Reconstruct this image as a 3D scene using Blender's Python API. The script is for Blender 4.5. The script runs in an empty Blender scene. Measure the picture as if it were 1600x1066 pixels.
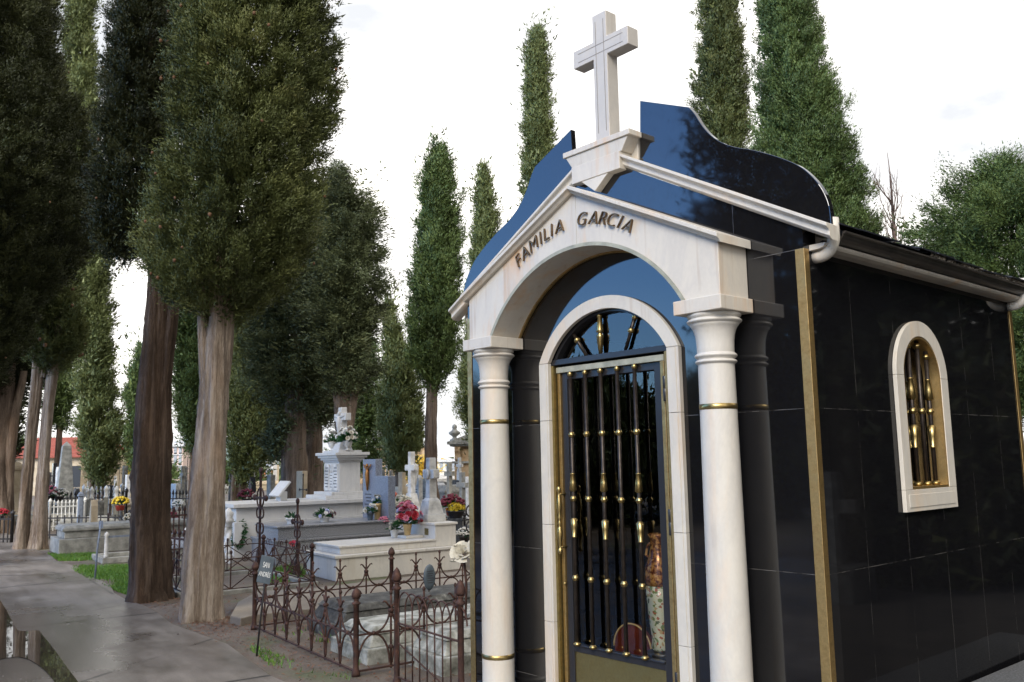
SKY_STR, CLOUD_STR, SUN_E, EXPO, AIR, OZ, IOR_F, MK = .15, .5, 1.0, 2.1, 1.0, 10.0, 1.68, .76
import bpy, math, random
import numpy as np
from mathutils import Vector, Matrix
R = math.radians
PI = math.pi
sc = bpy.context.scene
COL = sc.collection

# ------------------------------------------------------------------ camera maths (solved from the photograph, 1600 px wide)
F_, PITCH, ROLL, TH, CX, CY, W_, L_ = 1374.4, .1331, -.0185, -.8547, 1.4694, 4.3129, 2.7253, 2.6621
EYE = np.array([0, 0, 1.62])
_rt = np.array([1., 0, 0]); _up = np.array([0, -math.sin(PITCH), math.cos(PITCH)]); FWD = np.array([0, math.cos(PITCH), math.sin(PITCH)])
RT = math.cos(ROLL) * _rt + math.sin(ROLL) * _up
UP = -math.sin(ROLL) * _rt + math.cos(ROLL) * _up
def ray(x, y): return FWD + RT * (x - 800) / F_ - UP * (y - 533) / F_
def gnd(x, y, z=0.0):
    d = ray(x, y); return EYE + d * ((z - EYE[2]) / d[2])
def at(x, y, Y):
    d = ray(x, y); return EYE + d * (Y / d[1])
def base(x, Y):                      # ground point seen in column x at depth Y
    p = at(x, 720, Y); return np.array([p[0], p[1], 0.])
GA = R(35.0)                         # the cemetery's grid: paths and tombs
QD = np.array([math.cos(GA), math.sin(GA), 0]); PD = np.array([-math.sin(GA), math.cos(GA), 0])

# ------------------------------------------------------------------ mesh helpers
class MB:
    def __init__(s): s.v = []; s.f = []; s.sm = []
    def add(s, vs, fs, smooth=False):
        o = len(s.v); s.v += [tuple(map(float, p)) for p in vs]
        for f in fs: s.f.append(tuple(i + o for i in f)); s.sm.append(smooth)
        return s
    def box(s, x0, y0, z0, x1, y1, z1, M=None):
        vs = [(x0,y0,z0),(x1,y0,z0),(x1,y1,z0),(x0,y1,z0),(x0,y0,z1),(x1,y0,z1),(x1,y1,z1),(x0,y1,z1)]
        if M is not None: vs = [M @ Vector(p) for p in vs]
        return s.add(vs, [(3,2,1,0),(4,5,6,7),(0,1,5,4),(1,2,6,5),(2,3,7,6),(3,0,4,7)])
    def frust(s, x0, y0, z0, x1, y1, z1, ix, iy=None):
        iy = ix if iy is None else iy
        vs = [(x0,y0,z0),(x1,y0,z0),(x1,y1,z0),(x0,y1,z0),(x0+ix,y0+iy,z1),(x1-ix,y0+iy,z1),(x1-ix,y1-iy,z1),(x0+ix,y1-iy,z1)]
        return s.add(vs, [(3,2,1,0),(4,5,6,7),(0,1,5,4),(1,2,6,5),(2,3,7,6),(3,0,4,7)])
    def prism(s, pts, a, b, axis='y', smooth=False, M=None):
        """outline pts (p,q): axis y -> x,z outline swept in y; x -> y,z outline; z -> x,y outline"""
        n = len(pts)
        def mk(p, t):
            q = {'y': (p[0], t, p[1]), 'x': (t, p[0], p[1]), 'z': (p[0], p[1], t)}[axis]
            return tuple(M @ Vector(q)) if M is not None else q
        vs = [mk(p, a) for p in pts] + [mk(p, b) for p in pts]
        ar = sum(pts[i][0]*pts[(i+1) % n][1] - pts[(i+1) % n][0]*pts[i][1] for i in range(n))
        flip = (ar > 0) ^ (b < a) ^ (axis == 'y')
        fr, bk = tuple(range(n)), tuple(range(2*n-1, n-1, -1))
        sd = [(i, i+n, (i+1) % n + n, (i+1) % n) for i in range(n)]
        if flip:
            fr = fr[::-1]; bk = bk[::-1]; sd = [q[::-1] for q in sd]
        o = len(s.v); s.add(vs, [fr, bk]); 
        for q in sd: s.f.append(tuple(i+o for i in q)); s.sm.append(smooth)
        return s
    def lathe(s, prof, c=(0,0,0), seg=24, axis='z', M=None):
        n = len(prof); vs = []; fs = []
        for r, z in prof:
            for k in range(seg):
                a = 2*PI*k/seg; p = (r*math.cos(a), r*math.sin(a), z)
                if M is not None: p = M @ Vector(p)
                vs.append((p[0]+c[0], p[1]+c[1], p[2]+c[2]))
        for i in range(n-1):
            for k in range(seg):
                k2 = (k+1) % seg
                fs.append((i*seg+k, i*seg+k2, (i+1)*seg+k2, (i+1)*seg+k))
        s.add(vs, fs, True)
        if prof[0][0] > 1e-5: s.f.append(tuple(len(s.v)-n*seg+k for k in range(seg-1, -1, -1))); s.sm.append(False)
        if prof[-1][0] > 1e-5: s.f.append(tuple(len(s.v)-seg+k for k in range(seg))); s.sm.append(False)
        return s
    def tube(s, pts, r, seg=8, cap=True):
        pts = [Vector(p) for p in pts]; n = len(pts)
        rr = r if hasattr(r, '__len__') else [r]*n
        t0 = (pts[1]-pts[0]).normalized()
        u = t0.orthogonal().normalized(); vs = []; fs = []
        for i, p in enumerate(pts):
            t = (pts[min(i+1, n-1)]-pts[max(i-1, 0)])
            if t.length < 1e-9: t = t0
            t.normalize(); u = (u - t*u.dot(t))
            if u.length < 1e-6: u = t.orthogonal()
            u.normalize(); w = t.cross(u)
            for k in range(seg):
                a = 2*PI*k/seg; vs.append(p + (u*math.cos(a)+w*math.sin(a))*rr[i])
        for i in range(n-1):
            for k in range(seg):
                k2 = (k+1) % seg; fs.append((i*seg+k, i*seg+k2, (i+1)*seg+k2, (i+1)*seg+k))
        o = len(s.v); s.add(vs, fs, seg > 4)
        if cap:
            s.f.append(tuple(o+k for k in range(seg-1, -1, -1))); s.sm.append(False)
            s.f.append(tuple(o+(n-1)*seg+k for k in range(seg))); s.sm.append(False)
        return s
    def bar(s, a, b, w, d=None):
        """square bar from a to b"""
        a = Vector(a); b = Vector(b); d = d or w; t = (b-a).normalized()
        u = Vector((0,0,1)).cross(t)
        if u.length < 1e-4: u = Vector((1,0,0))
        u.normalize(); v = t.cross(u)
        vs = [p+u*(i*w/2)+v*(j*d/2) for p in (a, b) for i, j in ((-1,-1),(1,-1),(1,1),(-1,1))]
        return s.add(vs, [(3,2,1,0),(4,5,6,7),(0,1,5,4),(1,2,6,5),(2,3,7,6),(3,0,4,7)])
    def blob(s, c, rx, ry=None, rz=None, seg=8, rings=6, rnd=0.0, rng=random):
        ry = ry or rx; rz = rz or rx; prof = []
        vs = [(c[0], c[1], c[2]-rz)]; fs = []
        for i in range(1, rings):
            t = PI*i/rings
            for k in range(seg):
                a = 2*PI*(k+.5*(i % 2))/seg; q = 1+rng.uniform(-rnd, rnd)
                vs.append((c[0]+rx*q*math.sin(t)*math.cos(a), c[1]+ry*q*math.sin(t)*math.sin(a), c[2]-rz*q*math.cos(t)))
        vs.append((c[0], c[1], c[2]+rz)); n = len(vs)
        for k in range(seg):
            fs.append((0, 1+(k+1) % seg, 1+k)); fs.append((n-1, n-1-seg+k, n-1-seg+(k+1) % seg))
        for i in range(rings-2):
            for k in range(seg):
                a = 1+i*seg+k; b = 1+i*seg+(k+1) % seg; fs.append((a, b, b+seg, a+seg))
        return s.add(vs, fs, True)
    def build(s, name, m, parent=None, bevel=0, loc=None, rz=0, label=None, seg=2):
        me = bpy.data.meshes.new(name); me.from_pydata(s.v, [], s.f)
        me.polygons.foreach_set('use_smooth', s.sm); me.materials.append(m); me.update()
        o = bpy.data.objects.new(name, me); COL.objects.link(o)
        if parent is not None: o.parent = parent
        if loc is not None: o.location = loc
        if rz: o.rotation_euler[2] = rz
        if bevel:
            b = o.modifiers.new('bevel', 'BEVEL'); b.width = bevel; b.segments = seg; b.limit_method = 'ANGLE'; b.angle_limit = R(40)
            b.harden_normals = False
        if label: o['label'] = label
        return o

def tag(o, label, cat, group=None):
    o['label'] = label; o['category'] = cat
    if group: o['group'] = group
    return o
def thing(name, label, cat, loc=(0,0,0), rz=0.0, group=None):
    o = bpy.data.objects.new(name, None); COL.objects.link(o)
    o.location = tuple(float(v) for v in loc); o.rotation_euler = (0, 0, rz); o.empty_display_size = .2
    return tag(o, label, cat, group)
def struct(o, kind='structure'): o['kind'] = kind; return o
def dup(root, loc, rz, label, group=None, scale=None):
    r = root.copy(); COL.objects.link(r); r.location = tuple(float(v) for v in loc); r.rotation_euler = (0, 0, rz); r['label'] = label
    if group: r['group'] = group
    if scale: r.scale = (scale,)*3 if not hasattr(scale, '__len__') else scale
    for ch in list(root.children):
        c = ch.copy(); COL.objects.link(c); c.parent = r
        for g in list(ch.children):
            d = g.copy(); COL.objects.link(d); d.parent = c
    return r

def np_mesh(name, V, nper, mat, tint=None, parent=None, smooth=False):
    """fast mesh: V (n*nper,3), every nper consecutive vertices are one face"""
    n = len(V)//nper; me = bpy.data.meshes.new(name)
    me.vertices.add(len(V)); me.vertices.foreach_set('co', np.ascontiguousarray(V, dtype=np.float32).ravel())
    me.loops.add(len(V)); me.loops.foreach_set('vertex_index', np.arange(len(V), dtype=np.int32))
    me.polygons.add(n); me.polygons.foreach_set('loop_start', np.arange(0, len(V), nper, dtype=np.int32))
    me.polygons.foreach_set('loop_total', np.full(n, nper, dtype=np.int32))
    if tint is not None:
        a = me.attributes.new('tint', 'FLOAT', 'FACE'); a.data.foreach_set('value', np.ascontiguousarray(tint, dtype=np.float32))
    me.materials.append(mat); me.update(calc_edges=True)
    o = bpy.data.objects.new(name, me); COL.objects.link(o)
    if parent is not None: o.parent = parent
    return o

# ------------------------------------------------------------------ materials
class NT:
    def __init__(s, name):
        s.m = bpy.data.materials.new(name); s.m.use_nodes = True; s.t = s.m.node_tree; s.t.nodes.clear()
        s.out = s.n('ShaderNodeOutputMaterial'); s.p = s.n('ShaderNodeBsdfPrincipled'); s.l(s.p.outputs[0], s.out.inputs[0])
        s._co = None
    def n(s, k, **kw):
        q = s.t.nodes.new(k)
        for a, b in kw.items(): setattr(q, a, b)
        return q
    def l(s, a, b): s.t.links.new(a, b)
    def co(s, scale=(1,1,1), rnd=True):
        tc = s.n('ShaderNodeTexCoord'); o = tc.outputs['Object']
        if rnd:
            oi = s.n('ShaderNodeObjectInfo'); ad = s.n('ShaderNodeVectorMath', operation='ADD'); ml = s.n('ShaderNodeMath', operation='MULTIPLY'); ml.inputs[1].default_value = 37.
            s.l(oi.outputs['Random'], ml.inputs[0]); s.l(o, ad.inputs[0]); s.l(ml.outputs[0], ad.inputs[1]); o = ad.outputs[0]
        if tuple(scale) != (1,1,1):
            mp = s.n('ShaderNodeMapping'); mp.inputs['Scale'].default_value = scale; s.l(o, mp.inputs[0]); o = mp.outputs[0]
        return o
    def noise(s, co, scale, detail=5, rough=.55, dist=0.0):
        q = s.n('ShaderNodeTexNoise'); q.inputs['Scale'].default_value = scale; q.inputs['Detail'].default_value = detail
        q.inputs['Roughness'].default_value = rough; q.inputs['Distortion'].default_value = dist
        s.l(co, q.inputs['Vector']); return q.outputs['Fac']
    def vor(s, co, scale, feat='F1', out='Distance'):
        q = s.n('ShaderNodeTexVoronoi', feature=feat); q.inputs['Scale'].default_value = scale; s.l(co, q.inputs['Vector']); return q.outputs[out]
    def ramp(s, fac, stops, interp='LINEAR'):
        q = s.n('ShaderNodeValToRGB'); e = q.color_ramp.elements; q.color_ramp.interpolation = interp
        while len(e) < len(stops): e.new(.5)
        for i, (p, c) in enumerate(stops):
            e[i].position = p
            if not hasattr(c, '__len__'): c = (c, c, c)
            e[i].color = (*c[:3], 1)
        s.l(fac, q.inputs[0]); return q.outputs[0]
    def mix(s, fac, a, b, mode='MIX'):
        q = s.n('ShaderNodeMix', data_type='RGBA', blend_type=mode)
        for v, i in ((fac, 0), (a, 6), (b, 7)):
            if hasattr(v, 'is_output'): s.l(v, q.inputs[i])
            elif i == 0: q.inputs[0].default_value = v
            else: q.inputs[i].default_value = (*v[:3], 1)
        return q.outputs[2]
    def math(s, op, a, b=0.0, c=None):
        q = s.n('ShaderNodeMath', operation=op)
        for i, v in enumerate((a, b) if c is None else (a, b, c)):
            if hasattr(v, 'is_output'): s.l(v, q.inputs[i])
            else: q.inputs[i].default_value = v
        return q.outputs[0]
    def set(s, **kw):
        for k, v in kw.items():
            i = s.p.inputs[{'color': 'Base Color', 'rough': 'Roughness', 'metal': 'Metallic', 'ior': 'IOR', 'spec': 'Specular IOR Level', 'coat': 'Coat Weight', 'coatr': 'Coat Roughness', 'trans': 'Transmission Weight', 'sss': 'Subsurface Weight'}[k]]
            if hasattr(v, 'is_output'): s.l(v, i)
            elif k == 'color': i.default_value = (*v[:3], 1)
            else: i.default_value = v
        return s
    def bump(s, h, strength=.3, dist=.01):
        b = s.n('ShaderNodeBump'); b.inputs['Strength'].default_value = strength; b.inputs['Distance'].default_value = dist
        s.l(h, b.inputs['Height']); s.l(b.outputs[0], s.p.inputs['Normal']); return s

def m_noise(name, stops, scale, rough=.6, bump=.2, dist=.01, stretch=(1,1,1), metal=0, detail=6, dis=0.0, bscale=None, spec=.5):
    t = NT(name); co = t.co(stretch); f = t.noise(co, scale, detail, .6, dis)
    t.set(color=t.ramp(f, stops), rough=rough, metal=metal, spec=spec)
    if bump: t.bump(t.noise(co, bscale or scale*3, 6), bump, dist)
    return t.m
def m_plain(name, c, rough=.5, metal=0, var=.25):
    lo = tuple(v*(1-var) for v in c); hi = tuple(min(1, v*(1+var)) for v in c)
    return m_noise(name, [(.3, lo), (.7, hi)], 9, rough, .08, .003, metal=metal)

def granite_black(name, joints_h, axis, period, phase, drops, ior=IOR_F, lines_on=1):
    t = NT(name); co = t.co(rnd=False)
    sp = t.n('ShaderNodeSeparateXYZ'); t.l(co, sp.inputs[0])
    fl = t.noise(co, 420, 2, .7); col = t.ramp(fl, [(.0, (.004,.004,.005)), (.62, (.006,.006,.007)), (.74, (.02,.021,.024))])
    # grout lines between the slabs
    h = sp.outputs[2]; d = t.math('PINGPONG', t.math('SUBTRACT', h, joints_h[0]), joints_h[1]/2)
    lines = t.math('LESS_THAN', d, .0017)
    v = sp.outputs[axis]; d2 = t.math('PINGPONG', t.math('SUBTRACT', v, phase), period/2)
    lines = t.math('MAXIMUM', lines, t.math('LESS_THAN', d2, .0014))
    if axis == 0:
        lines = t.math('MAXIMUM', t.math('MULTIPLY', t.math('LESS_THAN', d, .0017), t.math('MAXIMUM', t.math('LESS_THAN', h, 2.3), t.math('GREATER_THAN', t.math('ABSOLUTE', v), .9))), t.math('MULTIPLY', t.math('LESS_THAN', d2, .0014), t.math('GREATER_THAN', h, 2.62)))
    lines = t.math('MULTIPLY', lines, float(lines_on))
    brk = t.ramp(t.noise(co, 7, 3), [(.40, .05), (.62, .9)]); dust = t.ramp(t.noise(t.co((1,1,.4), False), 1.6, 6, .65), [(.48, 0), (.75, .28)]); col = t.mix(dust, col, (.017,.016,.015))
    lines = t.math('MULTIPLY', lines, brk)
    t.set(color=t.mix(lines, col, (.085,.08,.075)), rough=t.mix(lines, t.ramp(t.noise(co, 3, 4), [(.3, .025), (.75, .07)]), (.6,.6,.6)), ior=ior)
    big = t.noise(co, 2.2, 1)
    if drops:
        vd = t.vor(co, 95); dd = t.ramp(vd, [(0, 1), (.16, .8), (.24, 0)])
        keep = t.math('MULTIPLY', t.ramp(t.noise(co, 14, 2), [(.5, 0), (.56, 1)]), t.math('GREATER_THAN', h, 2.9))
        hgt = t.math('MULTIPLY', dd, keep); hgt = t.math('ADD', t.math('MULTIPLY', hgt, .06), t.math('MULTIPLY', big, .25))
        t.bump(hgt, .25, .02)
    else:
        t.bump(big, .06, .02)
    return t.m

def marble(name, base_c=(.74,.70,.635), vein=(.56,.54,.51), stain=(.62,.44,.27), st=.5, rough=.32, diag=True):
    base_c = (base_c[0]*MK, base_c[1]*MK*.985, base_c[2]*MK*.95); vein = tuple(v*MK for v in vein)
    t = NT(name); co = t.co((1,1,.55)); co2 = t.co((2.2,2.2,.5))
    v = t.ramp(t.noise(co, 2.2, 9, .62, 1.6), [(.36, 0), (.47, 1), (.56, 0)])
    v2 = t.ramp(t.noise(co, 1.1, 4), [(.45, 0), (.8, 1)])
    c = t.mix(t.math('MULTIPLY', v, .4), base_c, vein)
    c = t.mix(t.math('MULTIPLY', v2, .5), c, tuple(.5*a+.5*b for a, b in zip(base_c, vein)))
    s = t.ramp(t.noise(co2, 1.7, 6, .65, .6), [(.54, 0), (.70, st)])
    drip = t.ramp(t.noise(t.co((9,9,.55)), 1.6, 5, .6), [(.58, 0), (.74, .55)]); c = t.mix(drip, c, tuple(v*.55 for v in stain))
    c = t.mix(s, c, stain)
    fine = t.noise(co, 60, 3); c = t.mix(t.ramp(fine, [(.3, .12), (.7, 0)]), c, (.3,.28,.26))
    t.set(color=c, rough=t.ramp(fine, [(.3, rough), (.7, rough+.15)])); t.bump(t.noise(co, 25, 5), .06, .004)
    return t.m

def bark(name, lo, mid, hi, k=1.0):
    t = NT(name); co = t.co((1,1,.10)); co2 = t.co((1,1,.35))
    a = t.noise(co, 30*k, 7, .68, .5); b = t.noise(co2, 3.2*k, 5, .6); g = t.noise(t.co((1,1,.05)), 11*k, 4, .6)
    c = t.ramp(a, [(.22, lo), (.5, mid), (.80, hi)]); c = t.mix(t.ramp(t.noise(t.co((1,1,.22)), 95*k, 5, .7), [(.35, .45), (.6, 0)]), c, lo)
    c = t.mix(t.ramp(b, [(.35, .75), (.62, 0)]), c, lo); c = t.mix(t.ramp(g, [(.52, 0), (.7, .6)]), c, hi)
    warm = t.ramp(t.noise(co2, 1.7*k, 4), [(.5, 0), (.68, .45)]); c = t.mix(warm, c, tuple(v*s for v, s in zip(mid, (1.08, .88, .70))))
    t.set(color=c, rough=.9, spec=.15); t.bump(t.math('ADD', a, t.math('MULTIPLY', g, .8)), .9, .03)
    return t.m

LEAFK = 1.5
def leaf(name, stops, trans=.10):
    t = NT(name); stops = [(p, tuple(v*LEAFK for v in c_)) for p, c_ in stops]; at_ = t.n('ShaderNodeAttribute'); at_.attribute_name = 'tint'
    co = t.co(); f = t.math('ADD', t.math('MULTIPLY', at_.outputs['Fac'], .8), t.math('MULTIPLY', t.noise(co, .9, 3), .2))
    c = t.ramp(f, stops)
    t.set(color=c, rough=.55, spec=.25)
    tr = t.n('ShaderNodeBsdfTranslucent'); t.l(c, tr.inputs[0]); mx = t.n('ShaderNodeMixShader'); mx.inputs[0].default_value = trans
    t.l(t.p.outputs[0], mx.inputs[1]); t.l(tr.outputs[0], mx.inputs[2]); t.l(mx.outputs[0], t.out.inputs[0])
    return t.m

def brass(name, c=(.62,.45,.19), rough=.28, dirt=.5):
    t = NT(name); co = t.co(); f = t.noise(co, 18, 6, .7)
    t.set(color=t.ramp(f, [(.3, tuple(v*(1-dirt) for v in c)), (.6, c)]), metal=1, rough=t.ramp(f, [(.3, rough+.25), (.7, rough)])); t.bump(t.noise(co, 90, 4), .08, .002)
    return t.m

M = {}
M['granite_front'] = granite_black('black_granite_front', (1.84-8, .8), 0, 20.0, .957, True)
M['granite_door'] = granite_black('black_granite_plain', (1.84-8, .8), 0, 20.0, 9.0, False)
M['granite_wing'] = granite_black('wet_black_granite', (1.84-8, .8), 0, 20.0, .957, True, IOR_F, 0)
M['granite_side'] = granite_black('black_granite_side', (1.84-8, .8), 1, .4605, .4305, False, 1.27)
M['marble'] = marble('white_marble')
M['marble_col'] = marble('column_marble', (.70,.675,.635), (.54,.52,.50), (.62,.46,.32), .4)
M['marble_stain'] = marble('stained_marble', (.73,.685,.615), (.58,.545,.505), (.55,.35,.19), .85)
M['marble_cross'] = marble('grey_white_cross_marble', (.63,.60,.565), (.5,.48,.46), (.5,.4,.3), .3)
M['marble_cool'] = marble('cool_white_marble', (.70,.70,.71), (.54,.55,.56), (.45,.42,.38), .3, .4)
M['marble_tomb'] = marble('tomb_marble', (.86,.83,.775), (.66,.64,.61), (.5,.42,.3), .3, .4)
M['brass'] = brass('polished_brass', (.50,.37,.155), .22, .5)
M['brass_strip'] = brass('brass_strip', (.56,.385,.165), .40, .45)
M['brass_panel'] = brass('brushed_brass_panel', (.33,.26,.11), .42, .35)
M['brass_grey'] = m_noise('grey_green_metal', [(.3, (.20,.20,.155)), (.7, (.36,.355,.28))], 14, .45, .1, .002)
M['bronze'] = brass('letter_bronze', (.23,.15,.085), .38, .5)
t = NT('dark_bronze_bar'); co = t.co(); f = t.noise(co, 30, 5); t.set(color=t.ramp(f, [(.3, (.018,.014,.012)), (.7, (.05,.038,.03))]), rough=.38, metal=.6, spec=.5); M['dark_bar'] = t.m
t = NT('dark_frame_paint'); t.set(color=(.018,.018,.021), rough=.32); M['frame'] = t.m
t = NT('interior_dark'); t.set(color=(.035,.032,.03), rough=.4); M['interior'] = t.m
# glass with real reflection
t = NT('window_glass'); t.set(color=(.9,.93,.95), rough=.0, ior=1.62)
tr = t.n('ShaderNodeBsdfTransparent'); tr.inputs[0].default_value = (.86,.87,.87,1); gl = t.n('ShaderNodeBsdfGlossy'); gl.inputs['Roughness'].default_value = 0.0; fr = t.n('ShaderNodeFresnel'); fr.inputs[0].default_value = 1.55
mx = t.n('ShaderNodeMixShader'); ge = t.n('ShaderNodeNewGeometry'); f2 = t.math('MINIMUM', t.math('MULTIPLY', t.math('MULTIPLY', fr.outputs[0], 1.35), t.math('SUBTRACT', 1.0, ge.outputs['Backfacing'])), 1.0); t.l(f2, mx.inputs[0]); t.l(tr.outputs[0], mx.inputs[1]); t.l(gl.outputs[0], mx.inputs[2]); t.l(mx.outputs[0], t.out.inputs[0]); M['glass'] = t.m
M['slate'] = m_noise('slate', [(.3, (.018,.02,.028)), (.6, (.045,.05,.065)), (.8, (.10,.10,.11))], 6, .28, .3, .006)
M['gutter'] = m_noise('zinc_gutter', [(.3, (.025,.023,.022)), (.7, (.07,.062,.055))], 8, .35, .1, .004, metal=.4)
M['lime'] = m_noise('lichen_mortar', [(.3, (.25,.2,.14)), (.6, (.5,.46,.4))], 30, .9, .5, .01)
M['rust'] = m_noise('rusty_iron', [(.3, (.022,.011,.009)), (.55, (.055,.023,.016)), (.75, (.11,.048,.03))], 22, .75, .5, .004, metal=.15)
M['iron_dark'] = m_noise('dark_iron', [(.3, (.010,.010,.011)), (.7, (.035,.03,.03))], 20, .6, .3, .003, metal=.2)
M['iron_blue'] = m_noise('blue_grey_iron', [(.3, (.10,.12,.16)), (.7, (.2,.23,.28))], 14, .55, .2, .003)
M['white_paint'] = m_noise('white_painted_iron', [(.3, (.55,.55,.53)), (.7, (.8,.8,.78))], 14, .5, .15, .003)
M['granite_grey'] = m_noise('grey_granite', [(.38, (.11,.112,.12)), (.5, (.21,.213,.225)), (.62, (.34,.34,.35))], 85, .35, .05, .002, detail=3)
M['granite_blue'] = m_noise('blue_grey_granite', [(.35, (.11,.125,.165)), (.5, (.18,.20,.25)), (.65, (.27,.29,.34))], 70, .4, .05, .002, detail=3)
M['granite_slab'] = m_noise('dark_grey_granite', [(.38, (.05,.052,.056)), (.5, (.10,.103,.11)), (.62, (.18,.185,.19))], 85, .4, .05, .002, detail=3)
M['granite_dark'] = m_noise('dark_granite', [(.35, (.012,.012,.014)), (.6, (.035,.036,.04))], 60, .15, .02, .001)
M['stone_dark'] = m_noise('lichened_dark_stone', [(.28, (.014,.014,.014)), (.5, (.05,.049,.045)), (.64, (.10,.098,.088)), (.74, (.30,.30,.27))], 9, .9, .7, .015, detail=9)
M['stone_light'] = m_noise('lichened_light_stone', [(.28, (.055,.06,.05)), (.45, (.21,.21,.18)), (.62, (.40,.40,.36)), (.75, (.55,.54,.48))], 8, .9, .7, .015, detail=9)
M['stone_grey'] = m_noise('weathered_grey_stone', [(.3, (.13,.125,.11)), (.5, (.24,.235,.21)), (.7, (.36,.35,.31))], 7, .85, .4, .01, detail=8)
M['stone_white'] = m_noise('weathered_white_stone', [(.28, (.25,.25,.24)), (.5, (.52,.51,.49)), (.7, (.68,.67,.64))], 6, .7, .3, .008, detail=8)
M['stone_ochre'] = m_noise('ochre_sandstone', [(.28, (.17,.11,.06)), (.5, (.36,.245,.135)), (.72, (.46,.345,.22))], 3, .85, .4, .012, detail=8)
M['stone_cream'] = m_noise('cream_stone', [(.28, (.30,.23,.15)), (.5, (.46,.375,.26)), (.72, (.56,.47,.35))], 3, .85, .3, .012, detail=8)
M['red_tile'] = m_noise('red_roof_tile', [(.3, (.20,.045,.028)), (.7, (.33,.085,.05))], 12, .8, .3, .01)
M['bark_pale'] = bark('pale_bark', (.085,.060,.044), (.30,.24,.188), (.49,.425,.355))
M['bark_dark'] = bark('dark_bark', (.026,.018,.013), (.095,.064,.046), (.19,.138,.105))
M['bark_mid'] = bark('mid_bark', (.06,.043,.033), (.20,.15,.115), (.34,.27,.215))
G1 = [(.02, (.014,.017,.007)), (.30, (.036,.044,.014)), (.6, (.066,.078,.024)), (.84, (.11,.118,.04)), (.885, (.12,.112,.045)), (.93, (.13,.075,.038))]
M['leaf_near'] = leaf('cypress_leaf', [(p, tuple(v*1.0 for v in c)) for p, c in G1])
M['leaf_mid'] = leaf('shaded_cypress_leaf', [(p, tuple(v*.42 for v in c)) for p, c in G1], .08)  # near leaf colour scaled down: shade of an under-lit crown put into it
M['leaf_dark'] = leaf('dark_cypress_leaf', [(p, tuple(v*.33 for v in c)) for p, c in G1], .06)  # same leaf scaled down further, the shade of back-lit crowns in its colour
M['leaf_deep'] = leaf('deep_green_leaf', [(.02, (.016,.023,.008)), (.4, (.040,.061,.017)), (.7, (.070,.101,.030)), (.98, (.12,.15,.048))])
M['leaf_light'] = leaf('olive_light_leaf', [(.02, (.03,.036,.012)), (.4, (.065,.080,.026)), (.7, (.105,.122,.043)), (.98, (.165,.175,.068))], .12)
M['leaf_cedar'] = leaf('cedar_leaf', [(.02, (.016,.020,.010)), (.4, (.040,.050,.022)), (.7, (.072,.086,.038)), (.98, (.125,.132,.062))])
M['leaf_yellow'] = leaf('yellow_leaf', [(.02, (.25,.16,.02)), (.5, (.45,.31,.04)), (.98, (.6,.45,.1))], .3)
M['leaf_plant'] = leaf('plant_leaf', [(.02, (.012,.045,.014)), (.5, (.03,.095,.025)), (.98, (.09,.18,.06))], .2)
M['cone'] = m_plain('cypress_cone', (.13,.065,.03), .8)
M['twig'] = m_plain('bare_twig', (.10,.065,.05), .8)
def petal(name, c, rough=.6): return m_noise(name, [(.25, tuple(v*.7 for v in c)), (.7, c)], 30, rough, .2, .004)
M['p_white'] = petal('white_petal', (.75,.74,.70)); M['p_pink'] = petal('pink_petal', (.70,.22,.30)); M['p_red'] = petal('red_petal', (.42,.012,.03))
M['p_crimson'] = petal('crimson_petal', (.16,.012,.03)); M['p_yellow'] = petal('yellow_petal', (.72,.52,.03)); M['p_orange'] = petal('coral_petal', (.65,.16,.08)); M['p_lilac'] = petal('lilac_petal', (.48,.50,.72)); M['p_cream'] = petal('cream_ceramic', (.60,.56,.46), .35)
M['pot_white'] = m_plain('white_pot', (.72,.71,.68), .45, 0, .12); M['pot_red'] = m_plain('red_pot', (.40,.05,.035), .5); M['pot_dark'] = m_plain('dark_planter', (.035,.03,.03), .6); M['pot_gold'] = m_plain('gilded_vase', (.55,.38,.17), .4)
M['plate'] = m_noise('blue_grey_enamel', [(.3, (.045,.06,.075)), (.7, (.10,.125,.145))], 9, .45, .1, .002)
M['letter_white'] = m_plain('white_lettering', (.8,.8,.78), .5, 0, .05)
M['letter_dark'] = m_plain('dark_lettering', (.04,.04,.045), .5, 0, .1)
M['bronze_christ'] = brass('bronze_figure', (.42,.2,.07), .4, .4)
# ================================================================== the mausoleum (local x along the facade, y into the building, z up)
U_ = np.array([math.cos(TH), math.sin(TH), 0]); N_ = np.array([math.sin(TH), -math.cos(TH), 0])
MC = np.array([CX, CY, 0]) - U_*W_/2
def mw(x, y, z=0.0): return MC + U_*x - N_*y + np.array([0, 0, z])
HW = W_/2; LD = L_
maus = thing('mausoleum', 'black granite family mausoleum with white marble arched porch and cross on the gable', 'mausoleum', MC, TH)
def arc_pts(hw, rise, z0, n=40, off=0.0, x0=0.0):
    r = (hw*hw+rise*rise)/(2*rise); zc = z0+rise-r; a = math.asin(min(1, hw/r)) if rise <= hw else PI-math.asin(hw/r)
    return [(x0+(r+off)*math.sin(-a+2*a*i/n), zc+(r+off)*math.cos(-a+2*a*i/n)) for i in range(n+1)]
def band(outer, inner): return list(outer)+list(reversed(list(inner)))

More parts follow.
